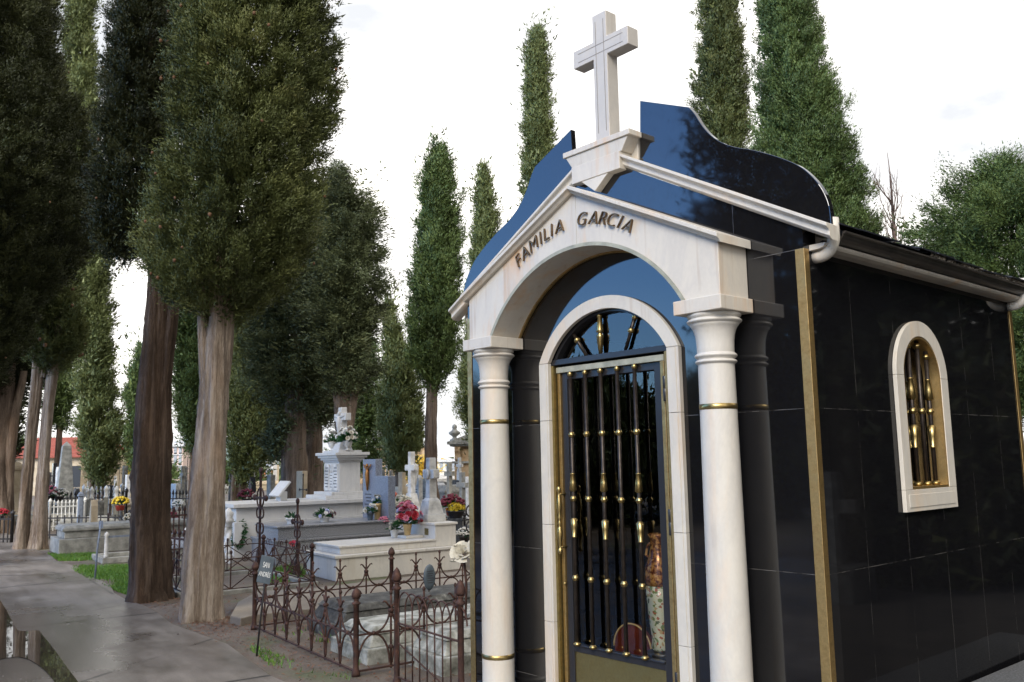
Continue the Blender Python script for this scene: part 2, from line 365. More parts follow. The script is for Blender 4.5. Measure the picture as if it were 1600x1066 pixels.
# --- walls
b = MB(); da = arc_pts(.50, .285, 2.235)
b.prism([(-HW, 0), (-.5, 0)] + da + [(.5, 0), (HW, 0), (HW, 2.738), (0, 3.482), (-HW, 2.738)], 0, .12)
b.build('front_wall', M['granite_front'], maus)
wc = 1.17; wi = [(wc+p, z) for p, z in arc_pts(.24, .2399, 2.045, 32)]
k = len(wi)//2
b = MB()
b.prism([(.1205, 0), (wc, 0), (wc, 1.395), (wi[0][0], 1.395)] + wi[:k+1] + [(wc, 2.655), (.1205, 2.655)], HW-.12, HW, 'x')
b.prism([(wc, 0), (LD, 0), (LD, 2.655), (wc, 2.655)] + list(reversed(wi[k:])) [0:0] + wi[k:] + [(wi[-1][0], 1.395), (wc, 1.395)], HW-.12, HW, 'x')
b.build('side_wall', M['granite_side'], maus)
b = MB(); b.box(-HW, .1205, 0, -HW+.12, LD, 2.655); b.build('side_wall', M['granite_side'], maus)
b = MB(); b.prism([(-HW+.1205, 0), (HW-.1205, 0), (HW-.1205, 2.655), (0, 3.3), (-HW+.1205, 2.655)], LD-.12, LD-.001); b.build('back_wall', M['granite_door'], maus)
b = MB(); b.box(-HW+.1225, .1225, .04, HW-.1225, LD-.1225, .10); b.build('floor', M['interior'], maus)
b = MB(); b.box(-HW+.1225, .1225, 2.56, HW-.1225, LD-.1225, 2.60); b.build('ceiling', M['interior'], maus)
b = MB(); b.box(-1.48, -.62, 0, 1.48, -.002, .055); b.build('step', M['granite_grey'], maus, .006)
# --- brass angle strips at the corners
for sx, y0, dy in ((1, 0, 1), (-1, 0, 1), (1, LD, -1), (-1, LD, -1)):
    b = MB(); x = HW*sx
    pr = [(x-.045*sx, y0-.006*dy), (x+.006*sx, y0-.006*dy), (x+.006*sx, y0+.04*dy), (x+.001*sx, y0+.04*dy), (x+.001*sx, y0-.001*dy), (x-.045*sx, y0-.001*dy)]
    b.prism(pr, .055, 2.64 if dy > 0 else 2.57, 'z'); b.build('corner_strip', M['brass_strip'], maus, .0015)
# --- raking cornice
prof = [(.048, 0), (-.058, 0), (-.058, -.017), (-.050, -.023), (-.036, -.028), (-.030, -.038), (-.030, -.062), (-.018, -.072), (-.004, -.078), (.048, -.078)]
top = lambda x: 3.562-.547*abs(x)
for s in (1, -1):
    xs = (.195, 1.525); vs = []
    for x in xs: vs += [(s*x, y, top(x)+dz) for y, dz in prof]
    n = len(prof); fs = [tuple(range(n)), tuple(range(2*n-1, n-1, -1))]+[(i, i+n, (i+1) % n+n, (i+1) % n) for i in range(n)]
    fs = [f[::-1] for f in fs] if s > 0 else fs
    b = MB(); b.add(vs, fs); b.build('gable_cornice', M['marble'], maus, .002)
    # parapet wing with its ogee top
    w = [(.30, 3.78), (.66, 3.622), (.70, 3.57), (.745, 3.49), (.80, 3.415), (.87, 3.35), (.96, 3.295), (1.06, 3.252), (1.17, 3.195), (1.27, 3.135), (1.35, 3.075), (1.415, 3.0), (1.46, 2.925), (1.487, 2.84), (1.492, 2.735), (.28, 3.385)]
    dense = [w[0], w[1]]
    ct = w[1:15]
    for i in range(len(ct)-1):        # smooth the curve
        p0, p1, p2, p3 = ct[max(i-1, 0)], ct[i], ct[i+1], ct[min(i+2, len(ct)-1)]
        for j in range(1, 5):
            u = j/4; q = [.5*((2*p1[d])+(-p0[d]+p2[d])*u+(2*p0[d]-5*p1[d]+4*p2[d]-p3[d])*u*u+(-p0[d]+3*p1[d]-3*p2[d]+p3[d])*u**3) for d in (0, 1)]
            dense.append(tuple(q))
    dense.append(w[15])
    b = MB(); b.prism([(s*x, z) for x, z in dense], .052, .092); b.build('parapet_wing', M['granite_wing'], maus, .003)
# --- pedestal, keystone, cross
b = MB(); b.box(-.195, -.0605, 3.352, .215, .12, 3.462)
vs = [(-.20, -.048, 3.4622), (.225, -.048, 3.4622), (.225, .0505, 3.4622), (-.20, .0505, 3.4622), (-.25, -.055, 3.542), (.285, -.055, 3.542), (.285, .0505, 3.542), (-.25, .0505, 3.542)]
b.add(vs, [(3,2,1,0),(4,5,6,7),(0,1,5,4),(1,2,6,5),(2,3,7,6),(3,0,4,7)]); b.box(-.265, -.066, 3.5422, .305, .0505, 3.577); b.box(-.25, .0508, 3.40, .27, .16, 3.5765)
b.build('cross_pedestal', M['marble_stain'], maus, .003)
b = MB(); b.prism([(-.115, 3.351), (0, 3.262), (.115, 3.351)], -.056, -.001); b.build('keystone', M['marble_stain'], maus, .002)
cp = [(x+.012, z) for x, z in [(-.06, 3.5785), (.06, 3.5785), (.06, 4.162), (.238, 4.162), (.238, 4.282), (.06, 4.282), (.06, 4.458), (-.06, 4.458), (-.06, 4.282), (-.238, 4.282), (-.238, 4.162), (-.06, 4.162)]]
b = MB(); b.prism(cp, .02, .118); cr = b.build('gable_cross', M['marble_cross'], maus, .004)
b = MB()
for x in (-.022, .046): b.box(x-.0022, -.0015+.02, 3.66, x+.0022, .021, 4.41)
for z in (4.192, 4.250): b.box(-.183, .0188, z-.0022, .207, .0212, z+.0022)
b.build('engraved_line', m_plain('engraving_shadow_grey', (.22,.21,.20), .9), cr)
# --- portico
pa = arc_pts(.79, .445, 2.4265, 48)
b = MB(); b.prism([(-1.03, 2.4265)] + pa + [(1.03, 2.4265), (1.03, 2.722), (0, 3.218), (-1.03, 2.722)], -.25, -.003)
b.build('portico_arch', M['marble_stain'], maus, .003)
b = MB(); b.prism(band(arc_pts(.79, .445, 2.4265, 48, .020), arc_pts(.79, .445, 2.4265, 48, -.002)), -.2535, -.2505); b.build('arch_trim', M['brass_grey'], maus)
b = MB(); b.prism(band(arc_pts(.79, .445, 2.4265, 48, -.001), arc_pts(.79, .445, 2.4265, 48, -.012)), -.022, -.004); b.build('arch_trim', M['brass_strip'], maus)
b = MB(); b.box(.019, -.2512, 2.893, .0215, -.2495, 3.19); b.build('slab_joint', m_plain('joint_grout', (.40,.37,.32), .9), maus)
for s in (1, -1):
    pr2 = [(-.003, 0), (-.302, 0), (-.302, -.022), (-.285, -.030), (-.272, -.046), (-.003, -.046)]
    tp = lambda x: 3.252-.484*abs(x)
    vs = []
    for x in (.0, 1.062): vs += [(s*x, y, tp(x)+dz) for y, dz in pr2]
    n = len(pr2); fs = [tuple(range(n)), tuple(range(2*n-1, n-1, -1))]+[(i, i+n, (i+1) % n+n, (i+1) % n) for i in range(n)]
    fs = [f[::-1] for f in fs] if s > 0 else fs
    b = MB(); b.add(vs, fs); b.build('portico_coping', M['marble'], maus, .002)
    xc = .906*s
    b = MB(); b.box(xc-.151, -.288, 2.351, xc+.151, -.0045, 2.4255); b.build('abacus', M['marble_stain'], maus, .004)
    cprof = [(.125, .055), (.125, .10)]
    cprof += [(.118+.012*math.sin(PI*i/8), .10+.05*i/8) for i in range(9)] + [(.108, .152), (.108, .16)] + [(.106+.008*math.sin(PI*i/6), .16+.03*i/6) for i in range(7)]
    cprof += [(.1045, .195), (.1045, .42), (.1035, .8), (.0995, 1.3), (.0955, 1.8), (.0938, 2.085)]
    cprof += [(.0938+.0145*math.sin(PI*i/8), 2.087+.026*i/8) for i in range(9)] + [(.096, 2.1145)] + [(.096+.014*math.sin(PI*i/8), 2.116+.030*i/8) for i in range(9)]
    cprof += [(.0965, 2.148), (.0965, 2.175), (.098, 2.21), (.102, 2.24), (.109, 2.265), (.118, 2.283), (.126, 2.292), (.126, 2.296)]
    cprof += [(.126+.017*math.sin(PI*i/8), 2.297+.030*i/8) for i in range(9)] + [(.131, 2.329), (.138, 2.336), (.140, 2.3505)]
    b = MB(); b.lathe(cprof, (xc, -.142, 0), 40); col = b.build('column', M['marble_col'], maus)
    for z in (1.852, .346):
        r = .0972 if z > 1 else .1062
        b = MB(); b.lathe([(r-.004, z), (r, z+.001), (r+.0005, z+.015), (r, z+.029), (r-.004, z+.030)], (xc, -.142, 0), 40); b.build('brass_band', M['brass'], col)
# --- lettering on a curve, italic
def glyph(txt, size, shear=0.0, ext=.01, bev=0.0, off=0.0):
    cu = bpy.data.curves.new('t', 'FONT'); cu.body = txt; cu.size = size; cu.shear = shear; cu.extrude = ext; cu.bevel_depth = bev; cu.resolution_u = 3; cu.offset = off
    ob = bpy.data.objects.new('t', cu); COL.objects.link(ob); dg = bpy.context.evaluated_depsgraph_get(); ev = ob.evaluated_get(dg); me = ev.to_mesh()
    vs = [tuple(v.co) for v in me.vertices]; fs = [tuple(p.vertices) for p in me.polygons]; ev.to_mesh_clear()
    bpy.data.objects.remove(ob); bpy.data.curves.remove(cu)
    return vs, fs
def lettering_arc(word, x_start, x_end, r, zc, size, name):
    gl = [glyph(c, size, .22, .007, .0005, -.0027) for c in word]
    wid = [max(v[0] for v in g[0])-min(v[0] for v in g[0]) for g in gl]
    a0, a1 = math.asin(x_start/r), math.asin(x_end/r); arc = (a1-a0)*r
    kern = {i: (-.012 if word[i] == 'F' else .006) for i in range(len(word)-1) if word[i:i+2] in ('FA', 'LI')}; gap = (arc-sum(wid)-sum(kern.values()))/(len(word)-1); s = a0*r
    b = MB()
    for gi, (g, w) in enumerate(zip(gl, wid)):
        mn = min(v[0] for v in g[0]); a = (s+w/2)/r
        M4 = Matrix.Translation((r*math.sin(a), -.2635, zc+r*math.cos(a))) @ Matrix.Rotation(a, 4, 'Y') @ Matrix.Rotation(PI/2, 4, 'X')
        b.add([M4 @ Vector((v[0]-mn-w/2, v[1], v[2])) for v in g[0]], g[1]); s += w+gap+kern.get(gi, 0)
    return b.build(name, M['bronze'], maus)
lettering_arc('FAMILIA', -.492, -.075, .84, 2.155, .118, 'bronze_lettering')
lettering_arc('GARCIA', .045, .452, .84, 2.155, .118, 'bronze_lettering')
# --- door surround
so = arc_pts(.575, .370, 2.2305, 40); si = arc_pts(.49, .290, 2.2305, 40)
b = MB(); b.prism(band(so, si), -.032, -.0012); b.build('door_archivolt', M['marble'], maus, .003)
for s in (1, -1):
    b = MB()
    for z0, z1 in ((.055, .60), (.602, 1.20), (1.202, 1.858), (1.860, 2.2285)):
        b.box(min(s*.49, s*.575), -.032, z0, max(s*.49, s*.575), -.0012, z1)
        b.box(min(s*.505, s*.555), -.036, z0+.0005, max(s*.505, s*.555), -.0322, z1-.0005)
    b.build('door_jamb', M['marble'], maus, .003)
b = MB(); b.box(-.4985, -.002, .06, -.474, .05, 2.214); b.build('door_frame', M['brass_panel'], maus, .002)
b = MB(); b.box(.450, -.004, .06, .4865, .05, 2.214); b.build('door_frame', M['brass_strip'], maus, .002)
b = MB(); b.box(-.4995, .002, 2.2165, .4995, .07, 2.252); 
b.prism(band(arc_pts(.478, .278, 2.2535, 40), arc_pts(.452, .252, 2.2535, 40)), .012, .07); b.build('transom_frame', M['frame'], maus, .002)
# --- door leaf
b = MB(); b.box(-.438, .04, .06, -.388, .078, 2.165); b.box(.335, .04, .06, .396, .078, 2.165); b.box(-.388, .042, 2.12, .335, .076, 2.165); b.box(-.388, .042, .43, .335, .082, .468); b.box(-.388, .030, .4685, .335, .07, .478); b.box(-.388, .042, .06, .335, .076, .115)
door = b.build('door', M['frame'], maus, .003)
b = MB(); b.box(-.463, .026, .06, -.4395, .08, 2.165); b.build('brass_stile', M['brass_strip'], door, .002)
b = MB(); b.box(.3975, .02, .06, .426, .08, 2.165); b.build('brass_stile', M['brass_strip'], door, .002)
b = MB(); b.box(-.466, .018, 2.1655, .426, .08, 2.202); b.build('top_rail', M['brass_grey'], door, .002)
b = MB(); b.box(-.387, .05, .116, .334, .058, .429); b.build('kick_panel', M['brass_panel'], door)
b = MB(); b.box(-.387, .072, .479, .334, .076, 2.119); b.build('glass_pane', M['glass'], door)
def knot(bm, c, z, r=.022, h=.016):
    bm.lathe([(.012, z-h*1.1), (.016, z-h), (r*.8, z-h*.55), (r, z-h*.2), (r, z+h*.2), (r*.8, z+h*.55), (.016, z+h), (.012, z+h*1.1)], (c[0], c[1], 0), 16)
def bell(bm, c, z0, z1, r0, r1):      # tapered brass sleeve
    bm.lathe([(.012, z0-.006), (.016, z0-.005), (.016, z0), (r0, z0+.002), (r0*.6+r1*.4, (z0+z1)/2), (r1, z1-.002), (.016, z1), (.016, z1+.005), (.012, z1+.006)], (c[0], c[1], 0), 18)
for i, x in enumerate((-.343, -.210, -.078, .060, .200)):
    c = (x, .024)
    b = MB(); b.lathe([(.0125, .470), (.0125, 2.160)], (x, .024, 0), 14); b.build('door_bar', M['dark_bar'], door)
    for kn in ((2.150, .019, .012), (1.765,), (1.365,), (.880,), (.484, .024, .012)):
        b = MB(); knot(b, c, *kn); b.build('brass_knot', M['brass'], door)
    if i % 2 == 0:
        b = MB(); bell(b, c, 1.415, 1.518, .024, .013); b.build('brass_sleeve', M['brass'], door)
        b = MB(); bell(b, c, 1.132, 1.240, .014, .024); b.build('brass_sleeve', M['brass'], door)
hx, hy = -.430, -.018
b = MB(); b.lathe([(.001, 1.020), (.012, 1.026), (.015, 1.038), (.012, 1.052), (.006, 1.060), (.009, 1.075), (.016, 1.12), (.019, 1.155), (.013, 1.185), (.008, 1.20), (.014, 1.21), (.008, 1.222), (.008, 1.235), (.014, 1.248), (.008, 1.262), (.013, 1.285), (.019, 1.32), (.013, 1.365), (.008, 1.388), (.006, 1.398), (.013, 1.41), (.015, 1.424), (.011, 1.438), (.001, 1.444)], (hx, hy, 0), 18)
for z in (1.065, 1.393): b.tube([(hx, hy, z), (hx, .042, z)], .007, 8)
b.build('door_handle', M['brass'], door)
b = MB(); b.lathe([(.001, 1.0-.17), (.01, .832), (.01, .845), (.001, .847)], (hx-.005, .02, 0), 12); b.build('lock_cylinder', M['brass'], door)
for z in (.30, 1.18, 1.93):
    b = MB(); b.lathe([(.012, z), (.014, z+.004), (.014, z+.066), (.012, z+.07), (.012, z+.073), (.014, z+.077), (.014, z+.14), (.012, z+.144)], (.437, .012, 0), 12); b.build('hinge', M['frame'], door)
# --- fanlight
b = MB(); b.prism([(-.455, 2.2525)]+arc_pts(.455, .255, 2.2535, 40)+[(.455, 2.2525)], .056, .060); fan = b.build('fanlight', M['glass'], maus)
def rbar(p, q, kn):
    p = Vector((p[0], .035, p[1])); q = Vector((q[0], .035, q[1])); d = (q-p); Ln = d.length
    rot = Vector((0, 0, 1)).rotation_difference(d).to_matrix().to_4x4(); T = Matrix.Translation(p) @ rot
    return T, Ln
for p, q in (((-.20, 2.254), (-.345, 2.45)), ((.125, 2.254), (.215, 2.462))):
    T, Ln = rbar(p, q, 0)
    b = MB(); b.lathe([(.0115, 0), (.0115, Ln)], (0,0,0), 12, M=T); b.build('fanlight_bar', M['dark_bar'], fan)
    for zz, rr in ((Ln*.56, .021), (Ln-.012, .019)):
        b = MB(); b.lathe([(.012, zz-.016), (.016, zz-.014), (rr, zz-.004), (rr, zz+.004), (.016, zz+.014), (.012, zz+.016)], (0,0,0), 14, M=T)
        b.build('brass_knot', M['brass'], fan)
b = MB(); b.lathe([(.012, 2.254), (.022, 2.36), (.024, 2.372), (.014, 2.378), (.014, 2.386), (.024, 2.392), (.022, 2.405), (.012, 2.482), (.018, 2.488), (.018, 2.498), (.012, 2.506)], (-.075, .03, 0), 18); b.build('brass_spindle', M['brass'], fan)
# --- side window
def W3(o): return o
wo_ = [(wc+p, z) for p, z in arc_pts(.325, .3249, 2.045, 36)]; wi2 = [(wc+p, z) for p, z in arc_pts(.235, .2349, 2.045, 36)]
b = MB(); b.prism(band(wo_, wi2), HW+.0012, HW+.024, 'x')
for y0, y1 in ((wc-.325, wc-.235), (wc+.235, wc+.325)): b.box(HW+.0012, y0, 1.412, HW+.024, y1, 2.0435)
b.box(HW+.0012, wc-.325, 1.292, HW+.024, wc+.325, 1.4105); b.box(HW+.0245, wc-.29, 1.315, HW+.028, wc+.29, 1.385)
win = b.build('window', M['marble'], maus, .003)
ring_o = [(wc-.2355, 1.4115)]+[(wc+p, z) for p, z in arc_pts(.2355, .2354, 2.045, 36)]+[(wc+.2355, 1.4115)]
ring_i = [(wc-.222, 1.425)]+[(wc+p, z) for p, z in arc_pts(.222, .2219, 2.045, 36)]+[(wc+.222, 1.425)]
bo = MB()
n = len(ring_o)
for i in range(n):
    j = (i+1) % n
    A, B, C, D = ring_o[i], ring_o[j], ring_i[j], ring_i[i]
    x0, x1 = HW-.075, HW+.020
    bo.add([(x0, *A), (x0, *B), (x0, *C), (x0, *D), (x1, *A), (x1, *B), (x1, *C), (x1, *D)], [(0, 1, 2, 3), (7, 6, 5, 4), (4, 5, 1, 0), (2, 6, 7, 3)])
bo.build('brass_liner', M['brass_strip'], win)
for i, dy in enumerate((-.07, .045, .155)):
    y = wc+dy; c = (HW-.02, y); zt = 2.045+math.sqrt(.222**2-dy*dy)
    b = MB(); b.lathe([(.0125, 1.425), (.0125, zt+.004)], (c[0], c[1], 0), 14); b.build('window_bar', M['dark_bar'], win)
    for kn in ((1.436, .024, .012), (1.85,), (zt-.03, .022, .014)):
        b = MB(); knot(b, c, *kn); b.build('brass_knot', M['brass'], win)
    if i % 2 == 0:
        b = MB(); bell(b, c, 1.92, 2.035, .025, .013); b.build('brass_sleeve', M['brass'], win)
        b = MB(); bell(b, c, 1.645, 1.765, .014, .025); b.build('brass_sleeve', M['brass'], win)
b = MB(); b.prism(ring_i, HW-.085, HW-.081, 'x'); b.build('glass_pane', M['glass'], win)
# --- eaves: marble moulding, zinc gutter, slates
for s in (1, -1):
    prf = [(HW*s+.001*s, 2.632), (HW*s+.05*s, 2.634), (HW*s+.078*s, 2.640), (HW*s+.088*s, 2.650), (HW*s+.088*s, 2.662), (HW*s+.001*s, 2.662)]
    b = MB()
    for y0, y1 in ((.05, .93), (.933, 1.80), (1.803, LD-.01)): b.prism(prf, y0, y1)
    b.build('eave_moulding', M['marble_stain'], maus, .002)
    gp = [(HW+.005, 2.6635)]+[(HW+.078+.062*math.cos(t), 2.709+.042*math.sin(t)) for t in np.linspace(PI*1.12, PI*2.0, 10)]+[(HW+.152, 2.713), (HW+.152, 2.722), (HW+.138, 2.722)]+[(HW+.078+.056*math.cos(t), 2.711+.034*math.sin(t)) for t in np.linspace(PI*2.0, PI*1.12, 10)]+[(HW+.005, 2.69)]
    b = MB(); b.prism([(s*x, z) for x, z in gp], .145, LD+.02); b.tube([(s*(HW+.142), 1.02, 2.715), (s*(HW+.11), 1.02, 2.675), (s*(HW+.02), 1.02, 2.664)], .006, 6)
    b.build('gutter', M['gutter'], maus)
    # marble elbow at each end of the eave
    for y0 in (.098, LD-.03):
        pts = [(s*(HW+.112), y0, 2.785)]
        pts += [(s*(HW+.112), y0, 2.72)]+[(s*(HW+.03+.082*math.cos(t)), y0, 2.690-.086*math.sin(t)) for t in np.linspace(0.0, PI/2, 9)]+[(s*(HW+.002), y0, 2.604)]
        b = MB(); b.tube(pts, .031, 14); b.build('gutter_elbow', M['marble'], maus)
    rg = random.Random(4+s); b = MB()
    ez, ex, rz_, = 2.730, 1.505, 3.40
    sl = math.atan2(rz_-ez, ex); Ls = math.hypot(ex, rz_-ez)
    T = Matrix.Translation((s*ex, 0, ez)) @ Matrix(((-s*math.cos(sl), 0, s*math.sin(sl), 0), (0, 1, 0, 0), (math.sin(sl), 0, math.cos(sl), 0), (0,0,0,1)))
    b.box(.03, .095, -.03, Ls-.005, LD+.06, -.006, T); b.build('roof', M['slate'], maus)
    b = MB(); nrow = 11
    for rI in range(nrow):
        a0 = rI*Ls/nrow; off = .11*(rI % 2)
        yy = .098-off
        while yy < LD+.06:
            w = .22; t0 = .008+rg.uniform(0, .016)
            y0 = max(.096, yy+.002); y1 = min(LD+.06, yy+w-.002)
            if y1-y0 > .02:
                a1 = a0+rg.uniform(-.008, .008)
                p = [(a1, y0, t0+.001), (a1, y1, t0+.001), (a1+Ls/nrow*1.25, y1, -.003), (a1+Ls/nrow*1.25, y0, -.003)]
                q = [(x, y, z+.007) for x, y, z in p]
                vs = [T @ Vector(v) for v in p+q]
                b.add(vs, [(0,1,2,3), (7,6,5,4), (4,5,1,0), (5,6,2,1), (6,7,3,2), (7,4,0,3)])
            yy += w
    b.build('slate_tiles', M['slate'], maus)
    b = MB()
    for i in range(90):
        y = rg.uniform(1.2, LD); b.blob((s*(ex-.03), y, ez+.018+rg.uniform(-.01, .006)), rg.uniform(.008, .02), None, .010, 6, 4, .3, rg)
    b.build('lichen_crust', M['lime'], maus)['kind'] = 'stuff'
# --- seen through the door: a tall painted vase and a rounded reddish panel
v0 = mw(.15, .24, .10)
vase = thing('floor_vase', 'tall patterned ceramic vase with gilt neck standing inside behind the door bars', 'vase', v0, TH)
vp = [(.05, 0), (.062, .03), (.055, .06), (.068, .15), (.082, .30), (.088, .42), (.080, .50)]
t = NT('vase_painted'); co = t.co(); vn = t.vor(co, 62, out='Color'); sp2 = t.n('ShaderNodeSeparateColor'); t.l(vn, sp2.inputs[0])
t.set(color=t.ramp(sp2.outputs[0], [(.0, (.50,.49,.36)), (.42, (.16,.20,.08)), (.56, (.33,.10,.055)), (.68, (.52,.48,.34)), (.86, (.40,.27,.13)), (.94, (.10,.12,.07))], 'CONSTANT'), rough=.15); M['vase_paint'] = t.m
t = NT('vase_gilt'); co = t.co(); t.set(color=t.ramp(t.noise(co, 45, 3), [(.42, (.09,.022,.01)), (.5, (.34,.13,.035)), (.62, (.52,.27,.08))]), rough=.2, metal=.3); M['vase_gilt'] = t.m
b = MB(); b.lathe([(r, z) for r, z in [(.05,.381),(.066,.40),(.060,.45),(.072,.55),(.083,.68),(.086,.76)]], (0,0,0), 32); b.build('vase_body', M['vase_paint'], vase)
b = MB(); b.lathe([(.0865, .7605), (.088, .80), (.082, .87), (.060, .93), (.048, .99), (.050, 1.03), (.064, 1.055), (.060, 1.06), (.04, 1.03)], (0,0,0), 32)
for a in (0, PI): b.tube([(.06*math.cos(a), .06*math.sin(a), .90), (.10*math.cos(a), .10*math.sin(a), .93), (.085*math.cos(a), .085*math.sin(a), .985), (.05*math.cos(a), .05*math.sin(a), 1.01)], .009, 8)
b.build('gilt_neck', M['vase_gilt'], vase)
b = MB(); b.lathe([(.10, 0), (.10, .02), (.045, .05), (.04, .30), (.09, .36), (.09, .379)], (0,0,0), 24); b.build('vase_stand', M['interior'], vase)
p0 = mw(-.36, .55, .10); rp = thing('round_panel', 'low rounded reddish panel with a pale rim in the dark room behind the door', 'panel', p0, TH)
b = MB(); b.prism([(-.16, 0), (.16, 0), (.16, .27)]+list(reversed(arc_pts(.16, .16, .27, 20)))[1:], 0, .03); b.build('panel_board', m_plain('reddish_wood', (.12,.022,.012), .35), rp)
b = MB(); b.tube([(x, -.004, z) for x, z in arc_pts(.162, .162, .27, 20)], .006, 6); b.build('panel_rim', M['pot_gold'], rp)
# ================================================================== trees
def interp_rows(rows):
    a = np.array(rows, float); o = np.argsort(a[:, 0]); return a[o]
def crown(parent, rows, Y, leafm, seed=1, up=.9, out=.7, rough=.3, org=None, rck=1.0, cover=2.3, open_=0.0, px_leaf=4.4, dense=1.5, **kw):
    """rows: (py, xl, xr) of the crown seen at depth Y -> a round crown built of many plumes of small leaves (world coords moved to org)."""
    rg = np.random.default_rng(seed)
    P = []
    for py, xl, xr in rows:
        a = at(xl, py, Y); c = at(xr, py, Y); P.append(((a[2]+c[2])/2, (a[0]+c[0])/2, max(.03, (c[0]-a[0])/2)))
    P = np.array(sorted(P)); z0, z1 = P[0, 0], P[-1, 0]
    zz = np.linspace(z0, z1, 500); rr = np.interp(zz, P[:, 0], P[:, 2]); cx = np.interp(zz, P[:, 0], P[:, 1])
    flen = max(.036, px_leaf/F_*Y); fwid = flen*.36; rc = max(.115, 12.5/F_*Y)*rck
    area = float(((2*PI*(rr+.05)).mean()*(zz[-1]-zz[0]))); n_out = int(cover*area/(PI*rc*rc)); n_in = int(n_out*.38); n_cl = n_out+n_in
    w = rr+.05; cdf = np.cumsum(w); cdf /= cdf[-1]
    ph = rg.uniform(0, 6.28, 8)
    zc = np.interp(rg.random(n_cl), cdf, zz); th = rg.uniform(0, 2*PI, n_cl); rad = np.interp(zc, zz, rr)
    k_ = .9/max(.3, float(np.mean(rr)))
    m = 1+.05*np.sin(3*th+ph[0]+.8*k_*zc)+.05*np.sin(5*th+ph[1]-1.3*k_*zc)+rough*.22*np.sin(4.1*k_*zc+ph[3]+4*th)*np.sin(2.3*k_*zc+ph[4]-3*th)
    m = np.minimum(m*.965, 1.03)
    q = np.concatenate([1.0-np.abs(rg.normal(0, rough*.5, n_out)).clip(0, .55), np.sqrt(rg.random(n_in))*.72])
    stick = (rg.random(n_cl) < .13) & (rad > 2.4*rc); stick[n_out:] = False
    rcl = rc*np.clip(rg.lognormal(-.06, .36, n_cl), .45, 2.0); inner = np.arange(n_cl) >= n_out
    rho = np.maximum(0, rad*m*q-rcl*np.where(stick, .55-.5*rough, .84)); rcl = np.where(inner, rcl*1.7, np.minimum(rcl, .25*rc+rad*.8))
    keep = rg.random(n_cl) > open_*(np.sin(2.2*k_*zc+ph[5]+2*th)*np.sin(1.7*k_*zc+ph[6]-3*th) > .35); 
    Cc = np.stack([np.interp(zc, zz, cx)+rho*np.cos(th), Y+rho*np.sin(th), zc], 1)
    Dc = np.stack([np.cos(th)*out, np.sin(th)*out, np.full(n_cl, up)], 1)+rg.normal(0, .22, (n_cl, 3)); Dc /= np.linalg.norm(Dc, axis=1)[:, None]
    big_patch = .5+.5*np.sin(1.3*k_*zc+2*th+ph[7]); tint_c = np.clip(.72*rg.random(n_cl)+.28*big_patch, 0, 1)
    dd = Cc-EYE; dep = dd@FWD; pxx = 800+F_*(dd@RT)/np.maximum(dep, .1); pyy = 533-F_*(dd@UP)/np.maximum(dep, .1)
    coarse = inner | (Cc[:, 1] > Y+.3*rad) | (pyy < -70) | (pxx < -70) | (pxx > 1670)
    nf = dense*PI*rc*rc/(flen*fwid*.5)
    cnt = np.where(coarse, nf*.26, nf)*np.clip(rcl/rc, .4, 1.6)**2*np.where(inner, .30, 1); cnt = np.maximum(8, cnt).astype(int)*keep
    I = np.repeat(np.arange(n_cl), cnt); Mn = len(I)
    # several sprays in each plume
    ns = 9; so_ = rg.normal(0, 1, (n_cl, ns, 3)); so_ /= np.linalg.norm(so_, axis=2)[:, :, None]; so_ *= (rg.random((n_cl, ns, 1))**.4)
    si = rg.integers(0, ns, Mn); g = so_[I, si]*.80+rg.normal(0, .20, (Mn, 3))
    along = (g*Dc[I]).sum(1)[:, None]*Dc[I]
    g2 = g+along*.8; p = Cc[I]+g2*rcl[I][:, None]
    gn = g/np.maximum(np.linalg.norm(g, axis=1), 1e-6)[:, None]
    d = Dc[I]*1.1+gn*.7+rg.normal(0, .28, (Mn, 3))
    nn = gn*.9+Dc[I]*.35+rg.normal(0, .5, (Mn, 3)); nn /= np.linalg.norm(nn, axis=1)[:, None]
    d = d-nn*((d*nn).sum(1)*.75)[:, None]; d /= np.maximum(np.linalg.norm(d, axis=1), 1e-6)[:, None]
    s = np.cross(nn, d); s /= np.maximum(np.linalg.norm(s, axis=1), 1e-6)[:, None]
    sc_ = np.where(coarse, 1.95, 1.0)[I]
    L = (flen*sc_*rg.uniform(.6, 1.35, Mn))[:, None]; wd = (fwid*sc_*rg.uniform(.7, 1.3, Mn))[:, None]
    V = np.stack([p-s*wd*.5, p+s*wd*.5, p+d*L], 1).reshape(-1, 3)
    if org is not None: V = V-np.array(org)
    tint = np.clip(.78*tint_c[I]+.16*rg.random((n_cl, ns))[I, si]+.06*rg.random(Mn), 0, 1)
    return np_mesh('crown', V, 3, leafm, tint, parent)

